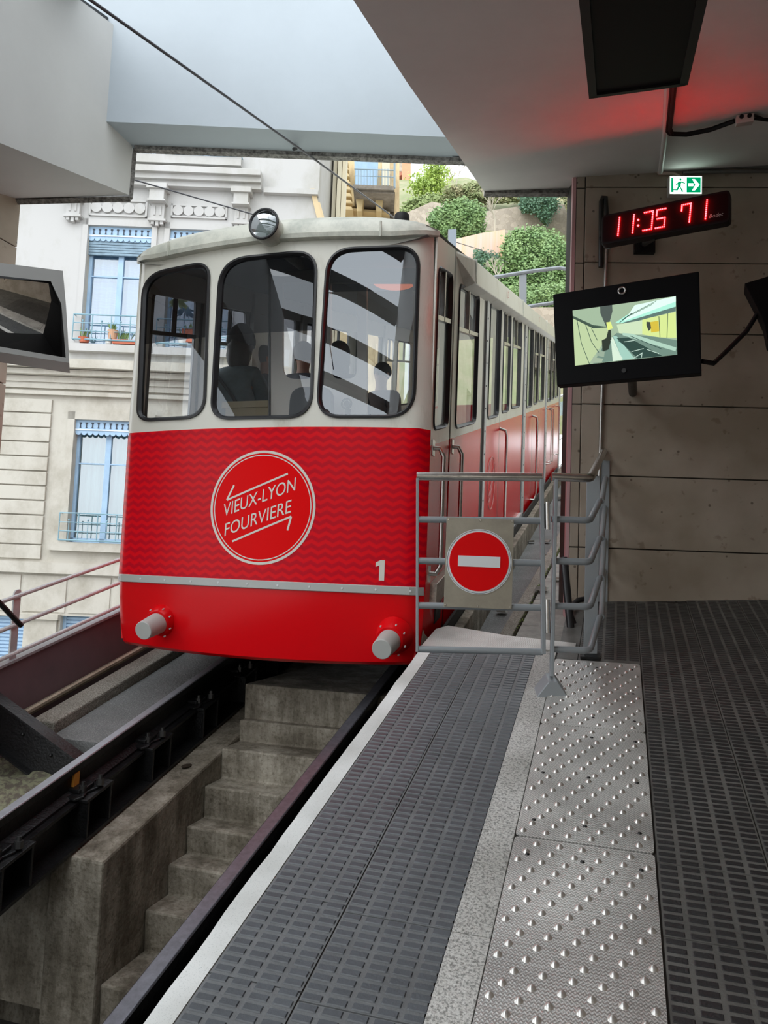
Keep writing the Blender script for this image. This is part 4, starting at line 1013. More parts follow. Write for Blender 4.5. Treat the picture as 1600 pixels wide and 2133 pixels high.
b = B(); b.hexa([mpR(.0)(4.88,-.02),mpR(.014)(4.88,-.02),mpR(.014)(5.02,-.02),mpR(0)(5.02,-.02),mpR(.0)(4.88,.12),mpR(.014)(4.88,.12),mpR(.014)(5.02,.12),mpR(0)(5.02,.12)]); b.build('side_hatch', IRON, CAR)
b = B(); 
for y in (5.2, 7.0, 9.6, 12): b.sbox(XS-.16, XS-.02, y, y+.25, HB-.12, HB+.02)
b.sbox(XC-.9, XC+.9, 5.25, 14, -.38, -.20); b.build('underframe', mat('underframe_black', (.006,.006,.006), .8, spec=.1), CAR)
for sx in (RX1, RX2):
    for y in (5.9, 6.9, 12, 13): 
        b = B(); b.cyl(S(sx-.04,y,-.5+.19), S(sx+.04,y,-.5+.19), .19, n=24); b.build('wheel', IRON, CAR, smooth=True)
# outline emblem on the side
b = B()
pts = [mpR(.014)(6.98+.20*math.cos(t*math.pi/20), .62+.24*math.sin(t*math.pi/20)) for t in range(41)]
b.tube(pts, .004, 4, cap=False)
b.tube([mpR(.014)(6.86,.52), mpR(.014)(7.10,.74)], .004, 4); b.tube([mpR(.014)(6.86,.46), mpR(.014)(7.10,.68)], .004, 4); b.build('side_emblem', mat('side_emblem_line', (.75,.35,.33), .4), CAR)

# ================================================================== PASSENGERS
def skinmesh(name, pts, edges, rad, m, parent=None, lev=2):
    me = bpy.data.meshes.new(name); me.from_pydata([tuple(p) for p in pts], edges, []); o = bpy.data.objects.new(name, me); me.materials.append(m); fin(o, parent)
    sk = o.modifiers.new('sk', 'SKIN'); sk.use_smooth_shade = True
    for i, r in enumerate(rad): me.skin_vertices[0].data[i].radius = (r, r)
    me.skin_vertices[0].data[0].use_root = True
    sb = o.modifiers.new('su', 'SUBSURF'); sb.levels = lev; sb.render_levels = lev
    return o
def person(px, py, y, label, coat, hair='short', scale=1.0, haircol=None, turn=0, group=None, hat=False, extra=None):
    hd = onY(px, py, y); s = scale                                   # head centre; facing uphill (+Y) unless turned
    root = E('person', hd-Vector((0,0,.75*s)), label, 'person', group)
    ca, sa = math.cos(math.radians(turn)), math.sin(math.radians(turn))
    def L_(x, yy, z): return hd+Vector((x*ca-yy*sa, x*sa+yy*ca, z))*s
    P = [L_(0,0,-.72), L_(0,-.01,-.50), L_(0,-.01,-.30), L_(0,0,-.19), L_(0,.0,-.10), L_(0,.005,.0), L_(0,.01,.055)]
    R = [.16,.145,.145,.06,.055,.085,.07]; Eg = [(0,1),(1,2),(2,3),(3,4),(4,5),(5,6)]
    for sg in (-1,1):
        o = len(P); P += [L_(sg*.15,0,-.33), L_(sg*.215,.05,-.50), L_(sg*.17,.26,-.60), L_(sg*.13,.33,-.60), L_(sg*.10,.12,-.75), L_(sg*.11,.45,-.74), L_(sg*.11,.46,-1.1)]
        R += [.045,.042,.035,.03,.085,.06,.045]; Eg += [(2,o),(o,o+1),(o+1,o+2),(o+2,o+3),(0,o+4),(o+4,o+5),(o+5,o+6)]
    body = skinmesh('body', P, Eg, R, SKIN, root)
    fb = B(); fb.ell(L_(0,.09,-.01), .014,.02,.022, 8, 6)
    for sg in (-1,1): fb.ell(L_(sg*.082,0,-.01), .012,.022,.032, 8, 6)
    fb.build('ears_and_nose', SKIN, root, smooth=True)
    P2 = [L_(0,0,-.73), L_(0,-.015,-.50), L_(0,-.02,-.32), L_(0,-.01,-.21)]; R2 = [.20,.20,.185,.098]; E2 = [(0,1),(1,2),(2,3)]
    for sg in (-1,1):
        o = len(P2); P2 += [L_(sg*.15,-.01,-.26), L_(sg*.235,.05,-.50), L_(sg*.18,.24,-.60)]; R2 += [.10,.078,.058]; E2 += [(2,o),(o,o+1),(o+1,o+2)]
    skinmesh('jacket', P2, E2, R2, coat, root)
    hm = haircol or HAIR
    b = B()
    b.ell(L_(0,-.015,.035), .098*s,.11*s,.105*s, 18, 12)
    if hair == 'long':
        prof = ((.07,.8),(.03,1.1),(-.03,1.18),(-.09,1.12),(-.15,1.0),(-.20,.8),(-.23,.45)) if hat else ((.07,.8),(.02,1.1),(-.06,1.2),(-.14,1.15),(-.22,1.05),(-.30,.9),(-.36,.4))
        b.loft([[L_((.092+.008*math.sin(5*t+z*30))*math.cos(t)*w_, -.035+(.085+.008*math.cos(4*t+z*20))*math.sin(t)*w_, z) for t in [k*math.pi/10 for k in range(20)]] for z, w_ in prof])
    b.build('hair', hm, root, smooth=True)
    if hat:
        b = B(); rings = []
        for z, r in ((.0,.118),(.03,.124),(.06,.122),(.10,.112),(.15,.085),(.19,.04),(.20,.01)):
            rings.append([L_(r*math.cos(k*math.pi/10), -.01+r*1.02*math.sin(k*math.pi/10), z) for k in range(20)])
        b.loft(rings); b.build('beanie', mat('black_knit', (.012,.012,.014), .9), root, smooth=True)
        b = B(); b.tube([L_(-.17,-.14,-.24), L_(0,-.20,-.42), L_(.15,-.17,-.62)], .014, 6); b.build('bag_strap', mat('strap', (.02,.025,.03), .7), root)
    return root
person(503, 722, 5.75, 'person in a black beanie and dark teal jacket, seen from behind through the middle windscreen', mat('teal_jacket', (.13,.19,.21), .7, noise=.4, nscale=6), 'long', 1.0, hat=True)
person(553, 748, 6.6, 'person with short grey hair, partly hidden behind the cab pillar', mat('black_coat', (.02,.02,.025), .8), 'short', .95, mat('grey_hair', (.14,.14,.15), .6), turn=-50)
person(633, 742, 6.3, 'person with short brown hair and a dark top, seated right of the cab pillar', mat('charcoal_top', (.045,.045,.06), .8), 'short', .95, mat('brown_hair', (.08,.055,.045), .6))
person(708, 742, 6.0, 'person with long black hair behind the left edge of the right windscreen', mat('black_jacket', (.015,.015,.02), .8), 'long', .92)
person(795, 780, 7.4, 'person in dark clothes facing this way near the right edge of the right windscreen', mat('brown_coat', (.09,.06,.05), .8), 'short', .95, turn=160)

# ================================================================== CEILING FITTINGS, CLOCK, MONITOR, SIGN, MIRROR
root = E('hanging_display', S(.05,1.6,2.35), 'long black display casing hung under the ceiling, seen from below at the top right', 'display')
hbx = 2.30
l0, l1, r1 = onslope(1217,0,hbx), onslope(1232,200,hbx), onslope(1428,172,hbx)
b = B(); b.loft([[S(l1.x-.002, l1.y, hbx), S(r1.x+.002, r1.y, hbx), S(r1.x+.002, r1.y, hbx+.55), S(l1.x-.002, l1.y, hbx+.55)], [S(l1.x-.002,-.4,hbx), S(r1.x+.002,-.4,hbx), S(r1.x+.002,-.4,hbx+.55), S(l1.x-.002,-.4,hbx+.55)]])
b.build('casing', mat('casing_black', (.007,.006,.006), .6, spec=.15), root)
b = B(); b.sbox(l1.x-.006, l1.x+.014, -.4, l1.y+.004, hbx-.006, hbx+.01); b.sbox(r1.x-.014, r1.x+.006, -.4, r1.y+.004, hbx-.006, hbx+.01); b.sbox(l1.x, r1.x, l1.y-.014, l1.y+.004, hbx-.006, hbx+.01); b.build('edge_frame', mat('frame_black', (.018,.014,.014), .5, spec=.2), root)
b = B(); b.tube([S(.05,.3,hbx+.55), S(.05,.3,3.04)], .02, 8); b.tube([S(.05,1.5,hbx+.55), S(.05,1.5,3.04)], .02, 8); b.build('hanger', IRON, root)
CH = 3.04
def cpt(px, py, off=.012): return onslope(px, py, CH-off)
b = B(); b.tube([cpt(1395,120,.02), cpt(1386,280,.02), cpt(1376,358,.02)], .017, 10); o = b.build('conduit', mat('grey_conduit', (.55,.53,.51), .4)); tag(o, 'pale grey conduit running along the ceiling towards the exit sign', 'pipe')
b = B(); b.tube([cpt(1412,110,.03), cpt(1395,268,.03), cpt(1400,279,.04), cpt(1430,280,.04), cpt(1480,270,.03), cpt(1530,252,.02)], .014, 8); b.tube([cpt(1400,160,.03), cpt(1389,272,.03), cpt(1396,280,.045)], .010, 8)
o = b.build('cable', DARK, smooth=True); tag(o, 'black cable bundle sagging from the ceiling conduit to the junction box', 'cable')
jb = cpt(1551, 250, .03); root = E('junction_box', jb, 'small pinkish junction box on the ceiling near the right edge', 'junction box')
b = B(); b.obox(jb, (1,0,0), (0,1,K), (0,-K,1), .045, .035, .022); b.build('box', mat('box_grey', (.5,.45,.42), .5), root, bevel=.004)
for sx in (-.02,.02): b = B(); b.cyl(jb+Vector((sx,-.036,0)), jb+Vector((sx,-.042,0)), .012, n=12); b.build('gland', DARK, root)
b = B(); b.tube([cpt(1570,246,.02), cpt(1600,250,.02), cpt(1660,244,.02)], .010, 8); b.tube([cpt(1570,240,.02), cpt(1590,248,.02), cpt(1600,248,.02)], .008, 8); o = b.build('cable', DARK, smooth=True); tag(o, 'black cable running right from the junction box out of view', 'cable')
def wq(px, py, d=0): return onA(px, py, WALL_DEG, WALLP)-WN*d
b = B(); b.tube([wq(1432,357,.03), wq(1520,352,.03), wq(1700,352,.03)], .014, 8); b.tube([wq(1420,364,.03), wq(1520,362,.03), wq(1700,361,.03)], .012, 8); o = b.build('wall_conduit', mat('dark_conduit', (.12,.12,.11), .5)); tag(o, 'pair of dark conduits along the top of the stone wall', 'pipe')
b = B(); b.tube([wq(1368,358,.02), wq(1372,364,.02), wq(1400,364,.02), wq(1412,370,.02), wq(1415,380,.02)], .012, 8); o = b.build('sign_cable', mat('pinkish_cable', (.55,.42,.36), .5), smooth=True); tag(o, 'pale cable dropping from the ceiling conduit to the green exit sign', 'cable')
# exit sign
e0, e1, e2 = wq(1391,376,.05), wq(1456,376,.05), wq(1391,412,.05)
eu = Vector(WU); ev = Vector((0,0,1)); ew, eh = (e1-e0).length, (e0-e2).length; ec = e0+eu*ew/2-ev*eh/2
root = E('exit_sign', ec, 'lit green and white exit sign with a running figure and right arrow', 'sign')
b = B(); b.obox(ec+WN*.02, eu, WN, ev, ew/2+.006, .028, eh/2+.006); b.build('housing', mat('sign_housing', (.6,.58,.55), .4), root, bevel=.004)
def ex(u, v, d): return ec+eu*(u-.5)*ew+ev*(v-.5)*eh-WN*d
def poly(b, pts, d): return b.add([ex(u,v,d) for u,v in pts], [tuple(range(len(pts)))])
EGW, EGG = emis('exit_white', (.82,1,.90), 3.2), emis('exit_green', (.0,.32,.12), 1.0)
b = B(); poly(b, [(0,0),(1,0),(1,1),(0,1)], .010); b.build('white_face', EGW, root, fix=False)
b = B(); poly(b, [(.52,.06),(.97,.06),(.97,.94),(.52,.94)], .011); poly(b, [(.03,.08),(.11,.08),(.09,.90),(.03,.94)], .011)
fig = [[(.30,.86),(.35,.86),(.37,.78),(.33,.72),(.29,.78)],[(.25,.68),(.36,.70),(.33,.36),(.24,.40)],[(.34,.70),(.48,.62),(.47,.56),(.34,.62)],[(.27,.68),(.17,.50),(.20,.46),(.29,.60)],[(.25,.42),(.20,.24),(.10,.24),(.10,.18),(.24,.17),(.31,.40)],[(.28,.42),(.33,.40),(.43,.12),(.37,.08),(.33,.28)]]
for p in fig: poly(b, p, .011)
b.build('green_panel_and_figure', EGG, root, fix=False)
b = B(); poly(b, [(.57,.42),(.73,.42),(.73,.58),(.57,.58)], .012); poly(b, [(.70,.82),(.78,.82),(.93,.5),(.78,.18),(.70,.18),(.80,.5)], .012); b.build('arrow', EGW, root, fix=False)
# LED clock
CDG = -14; CDP = CP+ray(1385,455)*5.0; CN = nrm(CDG); tilt = math.radians(1)
cu_ = Vector((CN.y,-CN.x,0)); cn_ = (CN*math.cos(tilt)+Vector((0,0,1))*math.sin(tilt)).normalized(); cv_ = cu_.cross(cn_).normalized()
if cv_.z < 0: cv_ = -cv_
def cl(px, py): P = hit(px, py, cn_, CDP); return ((P-CDP).dot(cu_), (P-CDP).dot(cv_))
x0, x1 = cl(1253,488)[0], cl(1521,425)[0]; yA, yB = cl(1385,432-10)[1], cl(1385,486)[1]
cc_ = CDP+cu_*(x0+x1)/2+cv_*(yA+yB)/2; cw, ch = (x1-x0)/2, (yA-yB)/2
root = E('led_clock', cc_, 'black LED clock reading 11:35 in red digits, hung from the stone wall', 'clock')
b = B(); pl = rp([(-cw,-ch),(cw,-ch),(cw,ch),(-cw,ch)], .028)
b.slab([cc_+cu_*p[0]+cv_*p[1] for p in pl], cn_*.07); b.build('case', mat('clock_case', (.012,.008,.009), .5, spec=.2), root, bevel=.004)
b = B(); pl = rp([(-cw+.012,-ch+.014),(cw-.012,-ch+.014),(cw-.012,ch-.014),(-cw+.012,ch-.014)], .018); b.add([cc_+cu_*p[0]+cv_*p[1]-cn_*.002 for p in pl], [tuple(range(len(pl)))]); b.build('face', mat('clock_face', (.012,.003,.004), .3, spec=.15), root, fix=False)
LED = emis('red_led', (1,.005,.006), 95)
def segs(d): return {'0':'abcdef','1':'bc','3':'abgcd','5':'afgcd','7':'fabc','J':'abcd','D':'abcd'}[d]
def digit(b, ch_, x, w_, h_, sh=.18):
    S7 = {'a':((0,1),(1,1)),'b':((1,1),(1,.5)),'c':((1,.5),(1,0)),'d':((0,0),(1,0)),'e':((0,.5),(0,0)),'f':((0,1),(0,.62)),'g':((.1,.5),(.9,.5))}
    for c in ch_:
        (a0,a1),(b0,b1) = S7[c]; n = 5
        for k in range(n+1 if c in 'bcad' else n):
            u = a0+(b0-a0)*k/n; v = a1+(b1-a1)*k/n
            q = cc_+cu_*(x+u*w_+v*sh*w_)+cv_*((v-.5)*h_)-cn_*.006
            b.ell(q, .0042,.0042,.0042, 6, 4)
dh = ch*1.16; dw = .142*cw
def xat(px, py): return cl(px, py)[0]-(x0+x1)/2
for txt, px, py in (('bc',1271,481),('bc',1301,472),('abcd',1340,467),('afgcd',1366,459),('fabc',1418,444),('bc',1451,435)):
    b = B(); digit(b, txt, xat(px, py), dw*.95, dh); b.build('led_digit', LED, root, fix=False)
b = B()
for v in (-.16,.16): q = cc_+cu_*(xat(1330,474))+cv_*(v*dh)-cn_*.006; b.ell(q, .006,.006,.006, 6, 4)
b.build('led_colon', LED, root, fix=False)
raw, fs = text_mesh('Bodet', .030, lambda x, y: cc_+cu_*(xat(1492,455)+x+y*.3)+cv_*(-ch*.48+y)-cn_*.004); b = B(); b.add(raw, fs); b.build('maker_name', mat('pale_print', (.5,.5,.5), .5), root, fix=False)
b = B(); bk = wq(1341,515,.0); b.obox(Vector((bk.x,bk.y,bk.z))-WN*.02, WU, WN, (0,0,1), .07, .02, .055); b.tube([bk+Vector((0,0,.02)), cc_+cu_*(-.06)+cn_*.06-cv_*ch*.9, cc_+cu_*(-.06)+cn_*.05], .02, 8); b.build('wall_bracket', DARK, root)
b = B(); A_ = wq(1250,560,.03); B2_ = wq(1251,425,.03); b.tube([A_, B2_, B2_+Vector((.01,0,.03)), B2_+Vector((.03,-.0,.025)), B2_+Vector((.04,-.05,-.15))], .018, 10)
o = b.build('cable_loop', mat('black_sleeve', (.015,.015,.015), .35), smooth=True); tag(o, 'black sleeved cable looping over beside the left end of the clock', 'cable')
for k, (dx, dz) in enumerate(((0,0),(.02,.02),(.05,.05))):
    a = wq(1246,500,.04); c_ = cc_+cu_*(-cw*.75+.05*k)-cv_*ch*.9; m_ = (a+c_)/2-Vector((0,0,.13-dz)); b = B()
    b.tube([(a*(1-t)+m_*t)*(1-t)+(m_*(1-t)+c_*t)*t for t in [i/10 for i in range(11)]], .004, 6); b.build('cable', DARK, root, smooth=True)
# monitor
MDG = -7; MP = CP+ray(1306,690)*4.35; MN = nrm(MDG); mt = math.radians(3)
mu = Vector((MN.y,-MN.x,0)); mn = (MN*math.cos(mt)+Vector((0,0,1))*math.sin(mt)).normalized(); mv = mu.cross(mn).normalized()
if mv.z < 0: mv = -mv
mp_ = lambda px, py: hit(px, py, mn, MP)
q = [mp_(1152,613), mp_(1456,565), mp_(1461,777), mp_(1160,803)]
mcx = sum(((p-MP).dot(mu) for p in q))/4; 
root = E('monitor', MP, 'black surveillance monitor showing the platform, mounted in front of the stone wall', 'monitor')
b = B(); b.slab([q[3],q[2],q[1],q[0]], mn*.085); b.build('housing', mat('monitor_housing', (.006,.006,.007), .6, spec=.12), root, bevel=.004)
sq = [mp_(1193,647), mp_(1408,617), mp_(1411,739), mp_(1198,762)]
CRN = [(298,983),(985,884),(996,1277),(314,1346)]       # same corners in the enlarged view used for the picture
def scr(x, y, d=.003):
    # inverse bilinear by iteration
    u = v = .5
    for _ in range(12):
        a = [CRN[0][i]*(1-u)*(1-v)+CRN[1][i]*u*(1-v)+CRN[2][i]*u*v+CRN[3][i]*(1-u)*v for i in (0,1)]
        u += (x-a[0])/690; v += (y-a[1])/378
    u = min(1,max(0,u)); v = min(1,max(0,v))
    P = sq[0]*(1-u)*(1-v)+sq[1]*u*(1-v)+sq[2]*u*v+sq[3]*(1-u)*v
    return P-mn*d
PIC = [('scr_ceiling', (.30,.40,.28), [(298,983),(985,884),(996,1277),(314,1346)]),
 ('scr_wall_l', (.42,.52,.30), [(300,1020),(440,1080),(560,1100),(520,1180),(410,1346),(314,1346)]),
 ('scr_dark', (.05,.08,.06), [(300,1018),(440,1078),(560,1092),(440,1100),(300,1035)]),
 ('scr_teal', (.36,.72,.58), [(590,1062),(760,950),(985,886),(985,960),(640,1062)]),
 ('scr_sky', (.62,.85,.72), [(720,945),(985,884),(986,920),(650,1050)]),
 ('scr_box', (.07,.09,.08), [(488,955),(570,942),(572,985),(545,1088),(530,1088),(490,1000)]),
 ('scr_wall_r', (.55,.66,.25), [(770,1040),(985,990),(990,1165),(880,1160),(770,1140)]),
 ('scr_band', (.10,.16,.14), [(640,1062),(985,955),(985,985),(770,1042),(640,1080)]),
 ('scr_haze', (.50,.62,.42), [(600,1075),(770,1045),(770,1140),(620,1140)]),
 ('scr_bright', (.62,.70,.20), [(530,1060),(560,1056),(575,1100),(540,1110)]),
 ('scr_poster', (.55,.42,.05), [(822,1058),(875,1048),(880,1120),(828,1128)]),
 ('scr_poster2', (.05,.06,.05), [(797,1055),(822,1058),(828,1100),(812,1118),(797,1080)]),
 ('scr_floor', (.14,.22,.18), [(600,1130),(880,1160),(996,1180),(996,1277),(500,1325),(440,1340),(520,1200)]),
 ('scr_edge', (.55,.68,.55), [(560,1160),(575,1158),(640,1308),(575,1318)]),
 ('scr_edge2', (.30,.50,.42), [(575,1150),(600,1150),(720,1300),(640,1308)]),
 ('scr_track', (.03,.06,.05), [(600,1165),(680,1160),(900,1285),(740,1300)]),
 ('scr_walk', (.35,.52,.42), [(640,1130),(700,1135),(990,1230),(985,1255),(640,1145)]),
 ('scr_people', (.03,.04,.03), [(500,1180),(530,1165),(545,1110),(562,1110),(565,1170),(545,1240),(505,1255)]),
 ('scr_seat', (.30,.38,.28), [(440,1290),(510,1300),(500,1325),(430,1330)]),
 ('scr_seat2', (.26,.34,.26), [(470,1245),(520,1255),(515,1290),(465,1280)])]
scn = B(); mats_ = []
b = B()
for k, (nm, c, pts) in enumerate(PIC):
    b.cur = k; b.add([scr(p[0], p[1], .002+.00012*k) for p in pts], [tuple(range(len(pts)))]); mats_.append(emis(nm, c, 1.15))
b.cur = len(mats_); mats_.append(emis('scr_line', (.03,.07,.06), 1.0))
def sline(p, q, w=4):
    p, q = Vector(p), Vector(q); d = (q-p); n_ = Vector((-d.y, d.x)).normalized()*w/2; b.add([scr(*(p+n_),.0050),scr(*(q+n_),.0050),scr(*(q-n_),.0050),scr(*(p-n_),.0050)], [(0,1,2,3)])
for p, q_ in (((330,1050),(360,1200)),((360,1200),(415,1335)),((390,1080),(430,1190)),((430,1190),(480,1260)),((430,1100),(470,1180)),((878,1020),(885,1160)),((935,1000),(930,1165)),((610,1180),(760,1290)),((640,1170),(840,1290)),((690,1150),(900,1240)),((620,1062),(700,1000))): sline(p, q_)
for i in range(9): x = 640+i*22; sline((x, 1042-i*11), (x+45, 1010-i*12), 3)
b.cur = len(mats_); mats_.append(emis('scr_rail', (.55,.72,.62), 1.0))
for p, q_ in (((700,1255),(780,1235)),((715,1298),(775,1262)),((770,1262),(765,1296)),((650,1190),(720,1180)),((560,1180),(640,1300)),((800,1240),(880,1270))): sline(p, q_, 4)
b.build('screen', mats_, root, fix=False)
b = B(); cq = mp_(1296,606); pts = [cq-mn*.004+mu*math.cos(t*math.pi/12)*.017+mv*math.sin(t*math.pi/12)*.017 for t in range(25)]; b.tube(pts, .006, 8, cap=False); b.build('camera_ring', STEEL, root, smooth=True)
b = B(); cq = mp_(1300,772); b.cyl(cq, cq-mn*.006, .012, n=14); b.build('button', mat('dark_button', (.03,.03,.03), .4), root)
b = B(); m0 = MP+mn*.08; t_ = onA(1310,690,WALL_DEG,WALLP); b.tube([m0, Vector((m0.x+.05, t_.y, m0.z))], .03, 10); b.build('wall_arm', IRON, root)
b = B(); k0 = mp_(1462,748)+mn*.05; pts = [k0, k0+Vector((.06,.05,0)), onY(1510,735,4.5), onY(1555,690,4.5), onY(1580,650,4.5), onY(1583,620,4.5)]
pp = []
for i in range(len(pts)-1):
    for t in (0,.5): pp.append(pts[i].lerp(pts[i+1], t))
pp.append(pts[-1]); b.tube(pts, .013, 8); b.build('signal_cable', DARK, root, smooth=True)
# bracketed device cut by the right edge
D0 = 4.4
b = B(); pts = [onY(1551,590,D0), onY(1597,576,D0), onY(1660,560,D0), onY(1660,760,D0), onY(1600,712,D0), onY(1592,672,D0), onY(1577,640,D0)]
b.slab([pts[i] for i in range(len(pts))], (.02,.16,0)); o = b.build('loudspeaker', mat('speaker_black', (.006,.006,.007), .6, spec=.12), bevel=.004); tag(o, 'black angled casing hanging at the right edge, joined by the monitor cable', 'speaker')
# traffic mirror on the left wall
root = E('platform_mirror', onY(70,650,3.4), 'grey hooded convex mirror at the left edge reflecting the platform', 'mirror')
MIR = mat('mirror_silver', (.62,.60,.57), .02, 1)
MD = 38; MPo = CP+ray(80,650)*4.3; mN = nrm(MD)
def mm(px, py, d=0): return hit(px, py, mN, MPo)-mN*d
HOOD = mat('mirror_hood', (.30,.30,.29), .5)
out = [(-60,538),(104,588),(126,628),(138,754),(-60,722)]; inn = [(-50,560),(101,592),(121,632),(131,745),(-50,708)]
fo = [(-60,534),(131,566),(144,756),(-60,726)]
hp = [(-60,548),(133,565),(144,756),(-60,724)]
b = B()
B0 = [mm(*p, 0) for p in hp]; F0 = [mm(*p, .0) for p in hp]
ip = [(-60,576),(100,588),(124,634),(131,742),(-60,710)]
f_out = [mm(*p, 0) for p in [(-60,540),(131,564),(137,630),(144,756),(-60,724)]]
f_rim = [mm(*p, 0) for p in [(-60,568),(106,586),(128,634),(137,745),(-60,712)]]
b.add(f_out+f_rim, [(i,(i+1)%5,5+(i+1)%5,5+i) for i in range(5)])
b.add([p+mN*.0 for p in f_out]+[p+mN*.22 for p in f_out], [(i,(i+1)%5,5+(i+1)%5,5+i) for i in range(5)]+[(5,6,7,8,9)])
hood_b = b
ring_ = [(-60,574),(104,590),(124,634),(133,742),(-60,708)]
b = B(); n_, m_2 = 14, 12; cxp, cyp = 20, 655
G = [mm(*p, -.06) for p in ring_]
cen = sum(G, Vector())/5; gx = (G[1]-G[0]).normalized(); gz = Vector((0,0,1))
pol = [((g-cen).dot(gx), (g-cen).dot(gz)) for g in G]
N0 = -mN; tgt = Vector((-.1, 3.4, .7))
ns_ = ((CP-cen).normalized()+(tgt-cen).normalized()).normalized()
fu, fv = -ns_.dot(gx)/ns_.dot(N0), -ns_.dot(gz)/ns_.dot(N0)
def mmap(u, v): return cen+gx*u+gz*v+N0*(.5*fu*u+.8*fv*v-(u*u+v*v)/(2*.9))
sheet(b, pol, [], mmap, .03); b.build('mirror_glass', MIR, root, smooth='full')
ge = [mmap(*p) for p in pol]; hood_b.cur = 1; hood_b.add(f_rim+ge, [(i,(i+1)%5,5+(i+1)%5,5+i) for i in range(5)]); hood_b.cur = 0; hood_b.build('hood', (HOOD, DARK), root, fix=False)
b = B(); b.tube([MPo+mN*.2-gx*.2, Vector((-4.38, 3.9, MPo.z))], .025, 8); b.build('arm', IRON, root)

# ================================================================== OVERHEAD LINE
wz = [S(-2.2,1.4,3.27), S(-2.2,4.96,3.30), S(-2.2,7.6,3.30), S(-2.3,24,3.4)]
b = B(); b.tube(wz, .0075, 8); o = b.build('overhead_wire', mat('wire_grey', (.06,.06,.07), .4, .6)); tag(o, 'thick overhead wire running up from the top left to behind the car roof', 'wire')
b = B(); b.tube([atd(250,366,9), atd(525,446,10.5), atd(600,470,11)], .009, 6); o = b.build('span_wire', MATS['wire_grey']); tag(o, 'thin wire crossing in front of the pale building to the headlight', 'wire')
def eq(px, py, d=.06): return onA(px, py, END_DEG, ENDP)-EN*d
root = E('span_cable', eq(620,305), 'black span cable with a ribbed insulator slung under the white beam', 'cable')
b = B(); b.tube([eq(243,299), eq(262,296), eq(290,298), eq(380,297), eq(560,295), eq(602,293)], .008, 8); b.tube([eq(637,295), eq(720,306), eq(850,322), eq(965,334)], .007, 8); b.tube([eq(270,301), eq(400,301), eq(560,307), eq(700,315), eq(860,325), eq(966,335)], .006, 6)
b.build('cable', mat('cable_black', (.015,.015,.015), .6), root, smooth=True)
b = B(); b.tube([eq(288,298), eq(292,298), eq(334,299), eq(340,299)], [.01,.022,.022,.01], 8); b.tube([eq(350,299), eq(356,299), eq(378,299), eq(382,299)], [.01,.02,.02,.01], 8); b.tube([eq(243,300), eq(256,298), eq(270,299)], [.02,.026,.012], 6); b.tube([eq(250,298), eq(251,318), eq(249,333)], [.008,.006,.003], 5); b.build('turnbuckle', MATS['cable_black'], root)
b = B()
for i in range(6): x = 603+i*6; b.tube([eq(x,292,.08), eq(x,314,.08)], .011, 8)
b.tube([eq(602,303,.08), eq(637,303,.08)], .016, 8); b.tube([eq(618,303,.08), eq(619,322,.08), S(-2.28,4.9,3.33)], .013, 8); b.build('insulator', MATS['cable_black'], root)
b = B(); b.obox(eq(619,292,.06), EU, EN, (0,0,1), .075, .05, .006); b.build('insulator_cap', GALV, root)

# ================================================================== PALE BUILDING BEHIND THE TRACK
FD = 14.0; RU = Vector((FW.y, -FW.x, 0)); F0_ = CP+FW*FD
def fx(px, py): P = atd(px, py, FD); return ((P-F0_).dot(RU), P.z)
def fp(u, z, d=0): return Vector((F0_.x, F0_.y, 0))+RU*u-FW*d+Vector((0,0,z))
def fbox(b, u0, u1, z0, z1, d0, d1):
    return b.hexa([fp(u0,z0,d0),fp(u1,z0,d0),fp(u1,z0,d1),fp(u0,z0,d1),fp(u0,z1,d0),fp(u1,z1,d0),fp(u1,z1,d1),fp(u0,z1,d1)])
def rect(x0, y0, x1, y1):                 # pixel box to (u0,u1,z0,z1), using centre lines
    u0 = fx(x0,(y0+y1)/2)[0]; u1 = fx(x1,(y0+y1)/2)[0]; z1 = fx((x0+x1)/2,y0)[1]; z0 = fx((x0+x1)/2,y1)[1]; return u0,u1,z0,z1
BLD = E('apartment_building', fp(-4,-3), 'pale stone apartment building with blue windows behind the car on the left', 'building')
UR = fx(664,400)[0]; UL = -13
W1, W2 = rect(176,472,310,722), rect(347,480,478,730)
W3, W4 = rect(272,240,328,323), rect(362,240,497,331)
W5 = rect(148,876,272+10,1132); W6 = rect(330,885,470,1140)
W7, W8 = rect(-40,1282,48,1420), rect(122,1284,215,1400)
wins = [W1, W2, W3, W4, W5, W6, W7, W8]
ZM = fx(140,812)[1]                        # string course between ashlar and render
def rr(w): return [(w[0],w[2]),(w[1],w[2]),(w[1],w[3]),(w[0],w[3])]
b = B(); sheet(b, [(UL,ZM),(UR,ZM),(UR,15),(UL,15)], [rr(w) for w in (W1,W2,W3,W4)], lambda u, z: fp(u, z, 0)); b.build('rendered_wall', FACW, BLD)
b = B(); sheet(b, [(UL,-5),(UR,-5),(UR,ZM),(UL,ZM)], [rr(w) for w in (W5,W6,W7,W8)], lambda u, z: fp(u, z, 0)); b.build('ashlar_wall', FACADE, BLD)
b = B()
for w in wins:
    u0,u1,z0,z1 = w
    for a in (((u0,z0),(u0,z1)),((u1,z0),(u1,z1)),((u0,z1),(u1,z1)),((u0,z0),(u1,z0))):
        b.add([fp(*a[0],0),fp(*a[1],0),fp(*a[1],-.28),fp(*a[0],-.28)], [(0,1,2,3)])
b.build('window_reveals', FACADE, BLD, fix=False)
b = B(); b.add([fp(UR,-5,0),fp(UR,15,0),fp(UR,15,-6),fp(UR,-5,-6)], [(0,1,2,3)]); b.build('return_wall', FACW, BLD)
